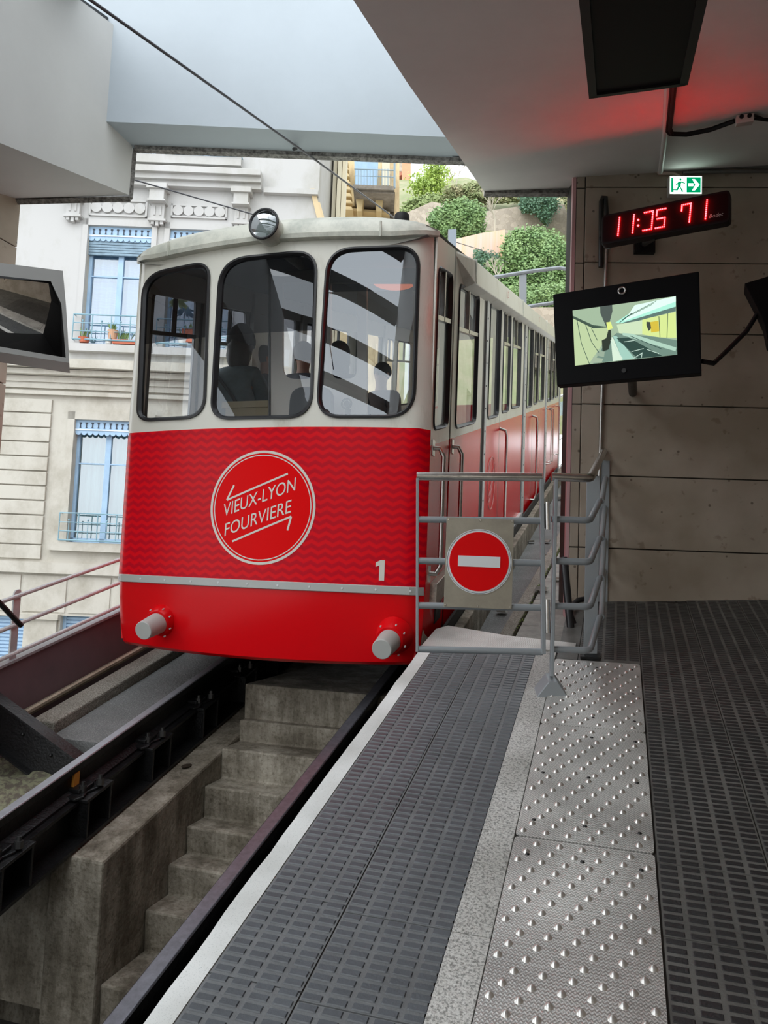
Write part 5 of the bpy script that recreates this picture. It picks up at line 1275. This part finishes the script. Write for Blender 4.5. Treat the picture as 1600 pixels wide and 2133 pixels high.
def window(w, curtain=True, trans=.22, shade=0):
    u0,u1,z0,z1 = w; root = None; m = (u0+u1)/2; d = -.20
    b = B(); t = .055
    for a0,a1 in ((u0,u0+t),(u1-t,u1),(m-t*.9,m+t*.9)): fbox(b, a0,a1,z0,z1,d,d+.06)
    fbox(b, u0,u1,z1-t,z1,d,d+.06); fbox(b, u0,u1,z0,z0+t*1.6,d,d+.06)
    zt = z1-(z1-z0)*trans; fbox(b, u0,u1,zt-.012,zt+.012,d,d+.05)
    f = b.build('window', BLUE, BLD)
    b = B(); b.add([fp(u0,z0,d+.02),fp(u1,z0,d+.02),fp(u1,z1,d+.02),fp(u0,z1,d+.02)],[(0,1,2,3)]); b.build('pane', glass('window_glass', (.75,.82,.85), .25), f, fix=False)
    b = B(); n = 40; top_ = z1 if not shade else zt
    vs = []
    for i in range(n+1):
        u = u0+(u1-u0)*i/n; dd = -.30+.03*math.sin(i*1.1)
        vs += [fp(u,z0,dd), fp(u,z1,dd)]
    b.add(vs, [(2*i,2*i+2,2*i+3,2*i+1) for i in range(n)]); b.build('curtain', CURT if z1 < ZM else mat('bluish_blind', (.55,.70,.86), .8, noise=.2, nscale=6, stretch=(.3,.3,9)), f, fix=False, smooth='full')
    return f
for w, tr in ((W1,.40),(W2,.40),(W3,.2),(W4,.2),(W5,.35),(W6,.35)): window(w, trans=tr)
def shutter(w):
    u0,u1,z0,z1 = w; b = B(); fbox(b,u0,u1,z0,z1,-.22,-.16); z = z0
    while z < z1-.05: fbox(b,u0+.06,u1-.06,z+.01,z+.05,-.16,-.13); z += .065
    fbox(b,u0,u0+.06,z0,z1,-.16,-.12); fbox(b,u1-.06,u1,z0,z1,-.16,-.12); b.build('shutter', BLUE, BLD)
shutter(W7); shutter(W8)
def lambrequin(w, hgt, roll=0):
    u0,u1,z0,z1 = w; zb = z1-hgt; n = 11; s = (u1-u0)/n; pts = [(u0,z1),(u0,zb)]
    for i in range(n):
        for k in range(1,7): a = math.pi*k/7; pts.append((u0+s*i+s/2-s/2*math.cos(a), zb-s*.55*math.sin(a)))
        pts.append((u0+s*(i+1), zb))
    pts.append((u1,z1)); b = B(); sheet(b, pts, [], lambda u, z: fp(u,z,-.04)); o = b.build('lambrequin', BLUE, BLD, solid=.02)
    b = B(); fbox(b,u0,u1,zb+.03,zb+.05,-.03,-.015); b.build('lambrequin_rib', mat('white_line', (.7,.75,.8), .6), o)
    b = B()
    for i in range(10):
        u = u0+(u1-u0)*(i+.8)/10.6; fbox(b,u-.008,u+.008,zb+.08,z1-.05,-.028,-.02); fbox(b,u-.02,u+.02,z1-.07,z1-.045,-.028,-.018); fbox(b,u-.015,u+.015,zb+.075,zb+.09,-.028,-.018)
    b.build('cut_pattern', mat('cut_dark', (.05,.06,.08), .8), o)
    if roll:
        b = B(); z = zb-.02
        for i in range(6): fbox(b,u0,u1,z-roll/6+.008,z,-.12,-.05-.004*i); z -= roll/6
        b.build('rolled_blind', BLUEG, BLD)
lambrequin(W1,.22,.30); lambrequin(W2,.22,.12); lambrequin(W5,.22); lambrequin(W6,.22)
def balcony(w, z0, z1, ext=.10, d=.14):
    u0,u1 = w[0]-ext, w[1]+ext; b = B(); 
    def bar(p, q, r=.010): b.tube([p,q], r, 6)
    bar(fp(u0,z1,0), fp(u0,z1,d)); bar(fp(u1,z1,0), fp(u1,z1,d)); bar(fp(u0,z1,d), fp(u1,z1,d), .013); bar(fp(u0,z0,0), fp(u0,z0,d)); bar(fp(u1,z0,0),fp(u1,z0,d)); bar(fp(u0,z0,d), fp(u1,z0,d), .016)
    for t in (.33,.66): z = z0+(z1-z0)*t; bar(fp(u0,z,d), fp(u1,z,d))
    n = 8
    for i in range(n+1):
        u = u0+(u1-u0)*i/n; 
        if i % 2 == 0: bar(fp(u,z0,d), fp(u,z1,d))
        else: bar(fp(u,z0+.02,d), fp(u,z0+(z1-z0)*.75,d), .007); b.ell(fp(u,z0+(z1-z0)*.75,d), .02,.02,.02,6,4)
    return b.build('balcony_rail', mat('blue_iron', (.20,.35,.42), .5), BLD)
balcony(W1, fx(230,713)[1], fx(230,662)[1]); balcony(W2, fx(410,722)[1], fx(410,672)[1]); balcony(W5, fx(210,1128)[1], fx(210,1072)[1]); balcony(W6, fx(400,1136)[1], fx(400,1080)[1])
balcony(W4, fx(430,331)[1]+.02, fx(430,331)[1]+.5); balcony(W3, fx(300,322)[1]+.02, fx(300,322)[1]+.5)
def course(py, px, h, d, name, u0=UL, u1=None, m=None, steps=1):
    z = fx(px, py)[1]; b = B(); u1 = UR if u1 is None else u1
    for i in range(steps): hh = h/steps; fbox(b, u0, u1, z-hh*(i+1), z-hh*i, -.01, d*(1-i/steps*.75))
    return b.build(name, m or FACADE, BLD)
course(757,150,.16,.34,'cornice'); course(776,150,.10,.22,'cornice'); course(788,150,.22,.10,'cornice', steps=2); course(818,150,.07,.09,'string_course')
course(1173,150,.20,.10,'plinth_course')
course(332,430,.16,.12,'sill_course', u1=fx(505,335)[0], m=FACW); course(355,430,.10,.14,'upper_cornice', u1=fx(545,360)[0], m=FACW); course(366,430,.30,.30,'upper_cornice', u1=fx(548,375)[0], m=FACW, steps=3)
course(398,600,.10,.12,'upper_cornice', u0=fx(552,390)[0], m=FACW)
for w in (W1,W2): 
    b = B(); u0,u1,z0,z1 = w
    for a0,a1,c0,c1 in ((u0-.10,u0,z0-.02,z1+.12),(u1,u1+.10,z0-.02,z1+.12),(u0-.10,u1+.10,z1,z1+.12)): fbox(b,a0,a1,c0,c1,0,.04)
    fbox(b,u0-.2,u1+.2,z0-.14,z0,0,.14); b.build('window_surround', FACW, BLD)
for w in (W5,W6):
    b = B(); u0,u1,z0,z1 = w
    for a0,a1,c0,c1 in ((u0-.13,u0,z0-.02,z1+.14),(u1,u1+.13,z0-.02,z1+.14),(u0-.13,u1+.13,z1,z1+.14)): fbox(b,a0,a1,c0,c1,0,.04)
    fbox(b,u0-.3,u1+.3,z0-.16,z0,0,.12); b.build('window_surround', FACADE, BLD)
def frieze(x0,y0,x1,y1):
    u0,u1,z0,z1 = rect(x0,y0,x1,y1); b = B(); t = .035
    for a in ((u0,u1,z0,z0+t),(u0,u1,z1-t,z1),(u0,u0+t,z0,z1),(u1-t,u1,z0,z1)): fbox(b,*a,0,.035)
    n = 5; r = min((z1-z0-2*t)/2, (u1-u0-2*t)/n/2)
    for i in range(n):
        c = u0+t+(u1-u0-2*t)*(i+.5)/n; zc = (z0+z1)/2; b.slab([fp(c+r*math.cos(k*math.pi/12), zc+r*math.sin(k*math.pi/12), .045) for k in range(24)], FW*.05)
    b.build('frieze_panel', FACW, BLD)
frieze(187,417,308,452); frieze(357,428,474,456)
def corbel(px, y0, y1, w=30):
    u0,u1,z0,z1 = rect(px-w/2,y0,px+w/2,y1); H = z1-z0; b = B(); c = (u0+u1)/2
    fbox(b,u0-.05,u1+.05,z1-.10,z1,0,.26); fbox(b,u0,u1,z1-H*.40,z1-.10,0,.22); fbox(b,u0-.03,u1+.03,z1-H*.44,z1-H*.40,0,.24); fbox(b,u0+.01,u1-.01,z0+.12,z1-H*.44,0,.10); fbox(b,u0-.03,u1+.03,z0+.09,z0+.13,0,.13)
    for q in (-1,0,1): fbox(b,c+q*.085-.03,c+q*.085+.03,z0+(.0 if q==0 else .03),z0+.09,0,.10)
    for q in (-1,1): fbox(b,c+q*.055-.018,c+q*.055+.018,z0+.20,z1-H*.5,.10,.115)
    b.build('corbel', FACW, BLD)
corbel(332,394,475); corbel(505,402,482); corbel(157,392,466)
b = B()                                     # rusticated courses at the left
ug = fx(98,1000)[0]; z = fx(60,830)[1]; zb_ = fx(60,1165)[1]; n = 11; hs_ = (z-zb_)/n
for i in range(n): fbox(b, UL, ug, zb_+i*hs_+.012, zb_+(i+1)*hs_-.012, 0, .045)
b.build('rusticated_quoins', FACADE, BLD, bevel=.008)
b = B(); z = fx(60,1195)[1]
for i, (x0, x1) in enumerate(((-60,44),(48,140),(144,232),(236,330),(334,430))): 
    u0, u1 = fx(x0,1240)[0], fx(x1,1240)[0]; fbox(b,u0,u1-.02,fx(100,1275)[1],z-.02,0,.02)
fbox(b, fx(50,1330)[0], fx(118,1330)[0], -4, fx(90,1290)[1], 0, .06); fbox(b, fx(44,1290)[0], fx(126,1290)[0], fx(90,1290)[1], fx(90,1278)[1], 0, .12); fbox(b, fx(215,1330)[0], fx(330,1330)[0], -4, fx(260,1278)[1], 0, .06); b.build('basement_stonework', FACADE, BLD, bevel=.006)
b = B()
for px, d_ in ((672,.1),(684,.25),(694,.1)):
    u = fx(px,400)[0]; fbox(b,u-.03,u+.05,-5,15,-3.0,-2.6+d_)
b.build('side_pilasters', mat('cream_pilaster', (.74,.68,.52), .7), BLD)
b = B(); p = [(640,400),(668,400),(690,470),(676,470)]; b.slab([fp(*fx(*q),.06) for q in [(646,396),(656,396),(676,470),(664,470)]], FW*.1); b.slab([fp(*fx(*q),.05) for q in [(660,424),(667,424),(680,470),(672,470)]], FW*.1); b.build('raking_moulding', mat('ochre_moulding', (.60,.47,.28), .7), BLD)
# plants and pots on the sills
def pot(px, py, w, h, m, lab, leafy=0, box=False):
    u, z = fx(px, py); root = E('flower_pot', fp(u,z,.08), lab, 'pot', 'pots on the balcony sills')
    b = B()
    if box: fbox(b,u-w/2,u+w/2,z,z+h,.02,.13)
    else: b.tube([fp(u,z,.07), fp(u,z+h*.8,.07), fp(u,z+h,.07)], [w*.33,w*.46,w*.5], 14)
    b.build('pot', m, root)
    if leafy:
        rnd = random.Random(int(px)); b = B()
        for i in range(leafy):
            a = rnd.uniform(0,6.28); l = rnd.uniform(.08,.2); c = fp(u+rnd.uniform(-w*.3,w*.3),z+h,.07); t = c+Vector((math.cos(a)*l*.6, math.sin(a)*l*.3, l)); n_ = Vector((-math.sin(a),math.cos(a),.2))*.02
            b.add([c, (c+t)/2+n_, t, (c+t)/2-n_], [(0,1,2,3)])
        b.build('leaves', LEAF, root, fix=False)
pot(178,716,.22,.09,TERRA,'low red flower pot at the left end of the upper balcony',12)
pot(237,710,.20,.17,mat('clay_bowl',(.55,.32,.20),.7),'clay plant bowl in the middle of the upper balcony',14)
pot(229,719,.15,.08,mat('white_pot',(.75,.75,.72),.5),'small white bowl under the upper balcony rail')
pot(262,720,.42,.08,TERRA,'long terracotta planter at the right of the upper balcony',16,True)
pot(383,722,.22,.13,MATS['white_pot'],'white pot seen through the left windscreen on the next balcony',8)
pot(398,716,.30,.24,TERRA,'stacked red planters seen through the left windscreen',8,True)
rnd = random.Random(4); u, z = fx(372,640)
root = E('potted_plant', fp(u,z-.5,.1), 'drooping leafy plant in the second upper window, seen through the left windscreen', 'plant'); b = B()
for i in range(40):
    a = rnd.uniform(0,6.28); l = rnd.uniform(.15,.32); c = fp(u,z+.1,.08); t = c+RU*math.cos(a)*l*.8+Vector((0,0,math.sin(a)*l*.6-.05)); n_ = Vector((0,0,.03)); b.add([c,(c+t)/2+n_,t,(c+t)/2-n_],[(0,1,2,3)])
b.build('leaves', mat('dull_leaf', (.16,.20,.08), .6), root, fix=False); B().tube([fp(u,z-.5,.08), fp(u,z+.1,.08)], .008, 6).build('stem', BARK, root)

# ================================================================== HOUSES AND HILL FARTHER UP
def qd(px, py, d): return atd(px, py, d)
def block(b, pts, d, depth): b.slab([qd(x, y, d) for x, y in pts], FW*depth)
Y1 = E('corner_house', qd(740,400,22)-Vector((0,0,6)), 'ochre house with carved brackets and a hanging balcony behind the pale building', 'house')
b = B(); block(b, [(680,250),(832,250),(832,1500),(680,1500)], 22, 6); b.build('wall', YEL, Y1)
b = B(); block(b, [(688,300),(708,300),(744,430),(700,430)], 21.7, .3)
for i in range(8): y = 330+i*14; block(b, [(704,y),(722+i*1.5,y+2),(726+i*1.5,y+10),(706,y+8)], 21.4, .5)
b.build('carved_soffit', mat('carved_ochre', (.62,.48,.26), .8), Y1, bevel=.02)
b = B(); block(b, [(740,392),(820,396),(822,404),(738,400)], 20.8, 1.4); block(b, [(736,384),(822,388),(822,396),(736,392)], 20.7, 1.5); b.build('balcony_slab', mat('stained_stone', (.33,.29,.24), .8, noise=.5, nscale=3), Y1)
b = B()
for x in (746,786): block(b, [(x-6,404),(x+14,404),(x+12,414),(x+8,440),(x-2,440),(x-4,414)], 21.2, .8)
block(b, [(722,432),(812,440),(812,446),(722,438)], 21.6, .5); b.build('console', MATS['carved_ochre'], Y1, bevel=.02)
b = B(); block(b, [(738,330),(788,332),(786,388),(740,386)], 21.6, .2); b.build('shutter', BLUE, Y1)
b = B(); block(b, [(796,330),(812,330),(812,386),(796,386)], 21.6, .2); b.build('window', mat('cream_frame', (.66,.62,.48), .6), Y1)
b = B()
for i in range(14): p, q = qd(740+i*6.2,352,20.9), qd(740+i*6.2,388,20.9); b.tube([p,q], .012, 4)
b.tube([qd(738,352,20.9), qd(822,355,20.9)], .018, 5); b.tube([qd(738,366,20.9), qd(822,369,20.9)], .012, 5); b.tube([qd(822,300,20.9), qd(822,392,20.9)], .03, 6); b.build('balcony_rail', mat('blue_grey_iron', (.28,.38,.45), .5), Y1)
b = B(); block(b, [(806,400),(823,400),(820,470),(800,470)], 21.9, .4); b.build('dark_corner', mat('dark_brown_stone', (.13,.10,.07), .9, noise=.5, nscale=3), Y1)  # darker stone block at the right corner, below the balcony slab
H2 = E('salmon_house', qd(838,400,60)-Vector((0,0,4)), 'salmon pink house with a blue window up the hill', 'house')
b = B(); block(b, [(812,368),(838,362),(838,450),(812,450)], 60, 6); block(b, [(838,335),(856,338),(856,470),(838,460)], 58, 6); b.build('wall', ORNG, H2)
b = B(); block(b, [(806,370),(840,356),(842,362),(806,378)], 59, 3); b.build('roof', mat('old_tiles', (.45,.22,.15), .8), H2)
b = B(); block(b, [(827,369),(836,367),(836,384),(827,387)], 59.8, .3); b.build('window', BLUE, H2)
b = B(); block(b, [(824,325),(848,325),(848,356),(824,356)], 63, 3); b.build('attic', MASON, H2)

NB = E('corner_building', Vector((2.3,9,1.2)), 'cream building on the right beyond the station, seen mirrored in the car windows', 'building')
holesN = []
for yy in (8.4, 11.4, 14.4, 17.4, 20.4, 23.4, 26.4):
    for zz in (3.6+K*(yy-8)*.5, 7.2+K*(yy-8)*.5): holesN.append([(yy,zz),(yy+1.0,zz),(yy+1.0,zz+1.9),(yy,zz+1.9)])
b = B(); sheet(b, [(7.6,-1),(32,-1),(32,16),(7.6,16)], holesN, lambda y, z: Vector((2.1+.02*(y-6), y, z))); b.build('wall', mat('cream_neighbour', (.56,.52,.42), .8, noise=.2, nscale=2), NB, solid=.3)
for h_ in holesN:
    y0, z0_ = h_[0]; b = B(); X_n = 2.2+.02*(y0-6)
    b.box((X_n, y0, z0_), (X_n+.05, y0+1.0, z0_+1.9)); b.box((X_n-.02, y0+.46, z0_), (X_n, y0+.54, z0_+1.9)); w__ = b.build('window', BLUE, NB)
    b = B(); b.box((X_n-.25, y0-.08, z0_-.02), (X_n-.23, y0+1.08, z0_+.02)); b.box((X_n-.25, y0-.08, z0_+.7), (X_n-.23, y0+1.08, z0_+.73))
    for q in range(9): b.box((X_n-.25, y0+.12*q, z0_), (X_n-.235, y0+.12*q+.02, z0_+.7))
    b.build('guard_rail', IRON, w__)

# terrain and track beyond the station
b = B(); gy = [8.8,9.6,11,13,16,20,26,34,45,60]
def terr(x, y):
    h = -.72 if y < 45 else -.7; z = h+K*y if y < 30 else h+K*30+(y-30)*.12
    return z
xs_ = [-3.4,-2.0,-1.0,0,2,5,9,14,22]
vs = [Vector((x+(y-16)*.25*(y>16), y, terr(x,y)-(.0 if x>-3.3 else .6))) for y in gy for x in xs_]
b.add(vs, [(j*9+i,j*9+i+1,(j+1)*9+i+1,(j+1)*9+i) for j in range(9) for i in range(8)])
GROUND = mat('ballast_ground', (.42,.40,.36), .9, fn=m_speck((.30,.28,.25), (.60,.58,.53), 9, .5), bump=.8, bscale=10)
struct(b, 'ground', GROUND, smooth='full')
b = B(); b.add([Vector((-60,-30,-3.2)),Vector((-4.6,-30,-3.2)),Vector((-4.6,60,-3.2)),Vector((-60,60,-3.2))],[(0,1,2,3)]); b.add([Vector((-60,-60,-3.4)),Vector((90,-60,-3.4)),Vector((90,-4,-3.4)),Vector((-60,-4,-3.4))],[(0,1,2,3)]); struct(b, 'ground_street', mat('street_grey', (.30,.30,.29), .9))
def sl(px, py, h=-.5): return onslope(px, py, h)
for lab, pts in (('uphill rail beyond the car, nearest the stone wall', [(1130,1012),(1160,984),(1180,957),(1207,930)]), ('upper rail of the far track beyond the car', [(1150,908),(1164,896),(1185,885),(1212,874)]), ('thin haul cable between the rails beyond the car', [(1150,930),(1162,918),(1185,905),(1212,892)])):
    b = B(); pp = [sl(x,y,-.55) for x,y in pts]
    b.tube(pp, .045 if 'rail' in lab.split()[1] else (.018 if 'cable' in lab else .05), 6); o = b.build('far_rail' if 'cable' not in lab else 'haul_cable', mat('dull_far_rail', (.32,.30,.30), .5, .4)); tag(o, lab, 'rail' if 'cable' not in lab else 'cable')
rnd = random.Random(21); b = B()
for i in range(260):
    y = rnd.uniform(6, 24); x = rnd.uniform(-1.0, -.2)+max(0,(y-12))*.05; s = rnd.uniform(.02,.06)*(1+y*.02)
    c = S(x, y, -.34 if y < 15.9 and x < kl(y) else (-.09 if y < 15.7 else -.60)); 
    if y < 12 and rnd.random() < .85: continue
    b.add([c+Vector((s*rnd.uniform(.6,1)*a, s*rnd.uniform(.6,1)*bb, s*.5*(1 if z else 0))) for z in (0,1) for a,bb in ((-1,-1),(1,-1),(1,1),(-1,1))], [(3,2,1,0),(4,5,6,7),(0,1,5,4),(1,2,6,5),(2,3,7,6),(3,0,4,7)])
o = b.build('ballast_stones', mat('pale_stone', (.5,.48,.43), .9, noise=.4, nscale=6)); tag(o, 'loose pale stones scattered over the ground beyond the car', 'stones', kind='stuff')
FE = E('blue_fence', qd(1180,860,26)-Vector((0,0,.5)), 'pale blue slatted fence beyond the far rails', 'fence')
b = B(); 
for i in range(26): x = 1140+i*3.4; y0 = 842-(x-1150)*.28; b.slab([qd(x,y0,26),qd(x+2.6,y0-.7,26),qd(x+2.6,y0+28,26),qd(x,y0+29,26)], FW*.04)
b.build('slats', mat('fence_blue', (.45,.58,.62), .6), FE)
b = B(); b.tube([qd(1135,834,25.9),qd(1230,808,25.9)], .05, 6); b.build('top_rail', GALV, FE)
# hillside
b = B(); rnd = random.Random(2)
hp = [[(x, 860-j*62) for x in range(640,1420,40)] for j in range(11)]
vs = []; nx_ = len(hp[0])
for j, row in enumerate(hp):
    for (x, y) in row: vs.append(qd(x, y, 30+j*2.8+rnd.uniform(-.3,.3)))
# keep the crest below the skyline on the left
b.add(vs, [(j*nx_+i,j*nx_+i+1,(j+1)*nx_+i+1,(j+1)*nx_+i) for j in range(8) for i in range(nx_-1)])
HILL = mat('winter_hillside', (.30,.28,.17), .9, noise=.5, nscale=.8, ncol=(.18,.22,.09), bump=.5, bscale=3)
b = B()
def hillrow(y, d, pts): return [qd(x, y+dy, d) for x, dy in pts]
X_ = list(range(820,1480,30))
rows = []
for j,(y,d) in enumerate(((900,30),(800,33),(700,36),(600,39),(500,42),(440,46),(400,52),(375,58))):
    rows.append([qd(x, y+(8*math.sin(x*.05+j))-( (x-1000)*.03 if j>5 else 0), d+.4*math.sin(x*.09+j*2)) for x in X_])
nn = len(X_); b.add([p for r in rows for p in r], [(j*nn+i,j*nn+i+1,(j+1)*nn+i+1,(j+1)*nn+i) for j in range(7) for i in range(nn-1)]); struct(b, 'ground_hill', HILL, smooth='full')
def wallseg(name, lab, pts, d, m, th=.6, cat='wall'):
    b = B(); b.slab([qd(x,y,d) for x,y in pts], FW*th); o = b.build(name, m); tag(o, lab, cat); return o
wallseg('retaining_wall', 'long upper stone retaining wall across the hill', [(836,448),(900,420),(960,432),(1010,440),(1080,430),(1150,424),(1240,430),(1300,440),(1300,560),(1150,520),(1060,520),(940,520),(850,500)], 43, MASON)
wallseg('retaining_wall', 'orange and pink plastered lower retaining wall behind the roof of the car', [(940,500),(1000,486),(1052,478),(1060,640),(1000,600),(950,540)], 39.5, mat('plaster_orange', (.72,.42,.24), .8, fn=m_dirty((.74,.45,.27), (.66,.50,.42), 1.2, .4, .6, (3,1,.1))))
wallseg('retaining_wall', 'orange strip of wall at the far right beside the window post', [(1190,540),(1240,500),(1240,740),(1205,700)], 39.6, MATS['plaster_orange'])
wallseg('retaining_wall', 'small grey stone wall low on the hill above the car', [(1090,640),(1240,640),(1240,790),(1090,760)], 33.5, MASON)
def blob(name, lab, cx, cy, rx, ry, d, m, n, leaf=.16, cat='ivy', seed=1, depth=1.2, shape=None):
    root = E(name, qd(cx,cy+ry,d), lab, cat); rnd = random.Random(seed); b = B(); s = d/F
    core = B(); c0 = qd(cx,cy,d)
    for i in range(n):
        while True:
            u, v = rnd.uniform(-1,1), rnd.uniform(-1,1)
            if shape: 
                if pip(cx+u*rx, cy+v*ry, shape): break
            elif u*u+v*v < (1-.25*abs(math.sin(7*math.atan2(v,u)+seed)))*1.0: break
        r2 = min(1, u*u+v*v); dd = depth*math.sqrt(1-r2)*rnd.uniform(.75,1.05)+.15*math.sin(u*9+seed)*math.cos(v*8)
        c = qd(cx+u*rx+rnd.gauss(0,3.5), cy+v*ry+rnd.gauss(0,3.5), d-dd); a = Vector((rnd.gauss(0,1),rnd.gauss(0,1),rnd.gauss(0,1))).normalized()
        nrm_ = (-FW*rnd.uniform(.3,1)+Vector((0,0,rnd.uniform(0,.9)))+a*.6).normalized(); t = nrm_.cross(a).normalized(); w_ = nrm_.cross(t); l = leaf*rnd.uniform(.6,1.2)
        b.add([c-t*l*.5, c+w_*l*.35, c+t*l*.5, c-w_*l*.35], [(0,1,2,3)])
    b.build('leaves', m, root, fix=False)
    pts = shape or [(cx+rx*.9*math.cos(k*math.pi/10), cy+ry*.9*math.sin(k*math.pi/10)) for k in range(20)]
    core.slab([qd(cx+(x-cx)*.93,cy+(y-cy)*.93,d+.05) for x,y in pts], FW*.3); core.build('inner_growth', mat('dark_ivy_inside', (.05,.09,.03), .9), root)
    return root
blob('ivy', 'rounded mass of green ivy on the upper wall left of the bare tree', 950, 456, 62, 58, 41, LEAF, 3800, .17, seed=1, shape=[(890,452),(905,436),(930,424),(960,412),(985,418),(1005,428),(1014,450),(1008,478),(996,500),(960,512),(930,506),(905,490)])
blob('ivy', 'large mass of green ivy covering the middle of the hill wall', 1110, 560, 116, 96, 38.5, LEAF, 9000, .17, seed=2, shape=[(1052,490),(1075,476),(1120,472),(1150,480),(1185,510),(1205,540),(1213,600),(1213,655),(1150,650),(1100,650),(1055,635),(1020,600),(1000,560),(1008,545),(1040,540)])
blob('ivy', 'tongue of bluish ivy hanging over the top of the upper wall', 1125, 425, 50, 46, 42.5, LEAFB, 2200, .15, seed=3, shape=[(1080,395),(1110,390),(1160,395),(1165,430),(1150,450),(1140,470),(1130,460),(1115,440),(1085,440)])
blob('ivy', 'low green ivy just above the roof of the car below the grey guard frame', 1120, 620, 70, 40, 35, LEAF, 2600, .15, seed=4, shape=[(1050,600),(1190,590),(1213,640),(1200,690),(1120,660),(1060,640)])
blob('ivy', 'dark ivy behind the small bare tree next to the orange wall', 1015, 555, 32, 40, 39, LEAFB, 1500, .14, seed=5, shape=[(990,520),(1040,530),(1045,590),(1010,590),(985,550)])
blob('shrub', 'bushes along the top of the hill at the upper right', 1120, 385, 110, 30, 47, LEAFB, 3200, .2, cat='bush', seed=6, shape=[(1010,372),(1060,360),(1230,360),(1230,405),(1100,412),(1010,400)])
BRUSH = mat('winter_brush', (.30,.27,.15), .8, noise=.5, nscale=1.2, ncol=(.20,.26,.10))
blob('shrub', 'brownish winter brush along the crest right of the yellow green tree', 1000, 405, 120, 28, 45.5, BRUSH, 3500, .2, cat='bush', seed=8, shape=[(925,392),(1000,380),(1090,376),(1095,416),(1000,425),(925,418)])
blob('shrub', 'pale green scrub covering the slope under the yellow green tree', 890, 425, 60, 25, 46, mat('scrub_green', (.26,.33,.13), .8), 2600, .2, cat='bush', seed=9, shape=[(835,440),(850,418),(900,405),(930,410),(940,430),(890,450)])
blob('shrub', 'green brush at the top right corner of the hill opening', 1200, 440, 50, 60, 42, BRUSH, 2200, .17, cat='bush', seed=10, shape=[(1170,400),(1240,400),(1240,470),(1215,520),(1195,470)])
def tree(name, lab, px, py, d, hpx, spread, m=None, leaves=0, seed=1, lean=0, leaf=.16, lev=4, cat='tree'):
    rnd = random.Random(seed); base = qd(px,py,d); root = E(name, base, lab, cat); b = B(); tips = []
    def br(p, dr, l, r, k):
        q = p+dr*l; b.tube([p,q],[r,r*.65],5); 
        if k == 0: tips.append(q); return
        for i in range(3 if k > 1 else 4):
            a = Vector((rnd.gauss(0,1),rnd.gauss(0,1)*.6,rnd.gauss(0,.6)+.5)).normalized(); br(p.lerp(q, rnd.uniform(.55,1)), (dr+a*spread).normalized(), l*rnd.uniform(.55,.8), r*.6, k-1)
        tips.append(q)
    h = hpx*d/F; br(base, Vector((lean,0,1)).normalized(), h*.38, .035*h**.5, lev)
    b.build('branches', BARK, root, fix=False)
    if leaves:
        lb_ = B()
        for i in range(leaves):
            t = rnd.choice(tips); c = t+Vector((rnd.gauss(0,.35),rnd.gauss(0,.35),rnd.gauss(0,.35))); a = Vector((rnd.gauss(0,1),rnd.gauss(0,1),rnd.gauss(0,1))).normalized(); e_ = a.orthogonal().normalized(); l = leaf*rnd.uniform(.5,1.1)
            lb_.add([c-a*l*.5, c+e_*l*.3, c+a*l*.5, c-e_*l*.3],[(0,1,2,3)])
        lb_.build('leaves', m, root, fix=False)
tree('tree', 'bright yellow green leafing tree at the top of the hill beside the salmon house', 898, 452, 48, 118, .75, LEAFY, 5200, 3, 0, .22, 4)
tree('bare_tree', 'tall bare pale tree in front of the upper wall', 1030, 500, 40, 130, .55, None, 0, 5, 0, lev=4)
tree('bare_tree', 'small bare bush like tree in front of the large ivy above the car roof', 1035, 606, 34, 95, .6, None, 0, 8, 0, lev=4)
tree('bare_tree', 'bare treetop against the white sky beside the ceiling edge', 950, 415, 52, 100, .6, None, 0, 12, 0, lev=4)
# grey tubular guard and its posts
G_ = E('guard_frame', qd(1120,640,20)-Vector((0,0,1)), 'grey steel guard frame standing above the roof of the car', 'frame')
b = B(); b.tube([qd(1000,582,20), qd(1040,576,20), qd(1100,566,20), qd(1165,558,20), qd(1185,562,20), qd(1204,580,20), qd(1210,600,20), qd(1212,660,20)], .055, 8); b.tube([qd(1040,650,20), qd(1110,637,20), qd(1213,622,20)], .05, 8); b.build('tube_rail', mat('frame_grey', (.28,.30,.33), .5, .3), G_, smooth=True)
b = B(); p = qd(1092,573,20); b.slab([qd(1083,572,20.0),qd(1097,570,20.0),qd(1097,760,20.0),qd(1083,760,20.0)], FW*.12); b.build('post', MATS['frame_grey'], G_)
b = B(); b.slab([qd(934,478,18),qd(951,477,18),qd(951,860,18),qd(934,860,18)], FW*.15); o = b.build('steel_post', mat('post_blue_grey', (.27,.31,.36), .5, .3)); tag(o, 'short blue grey steel post sticking up behind the car roof', 'post')
b = B(); b.tube([qd(952,505,18.2), qd(1000,520,22), qd(1060,548,30)], .012, 5); o = b.build('guy_wire', MATS['wire_grey']); tag(o, 'thin wire running from the blue grey post towards the ivy', 'wire')
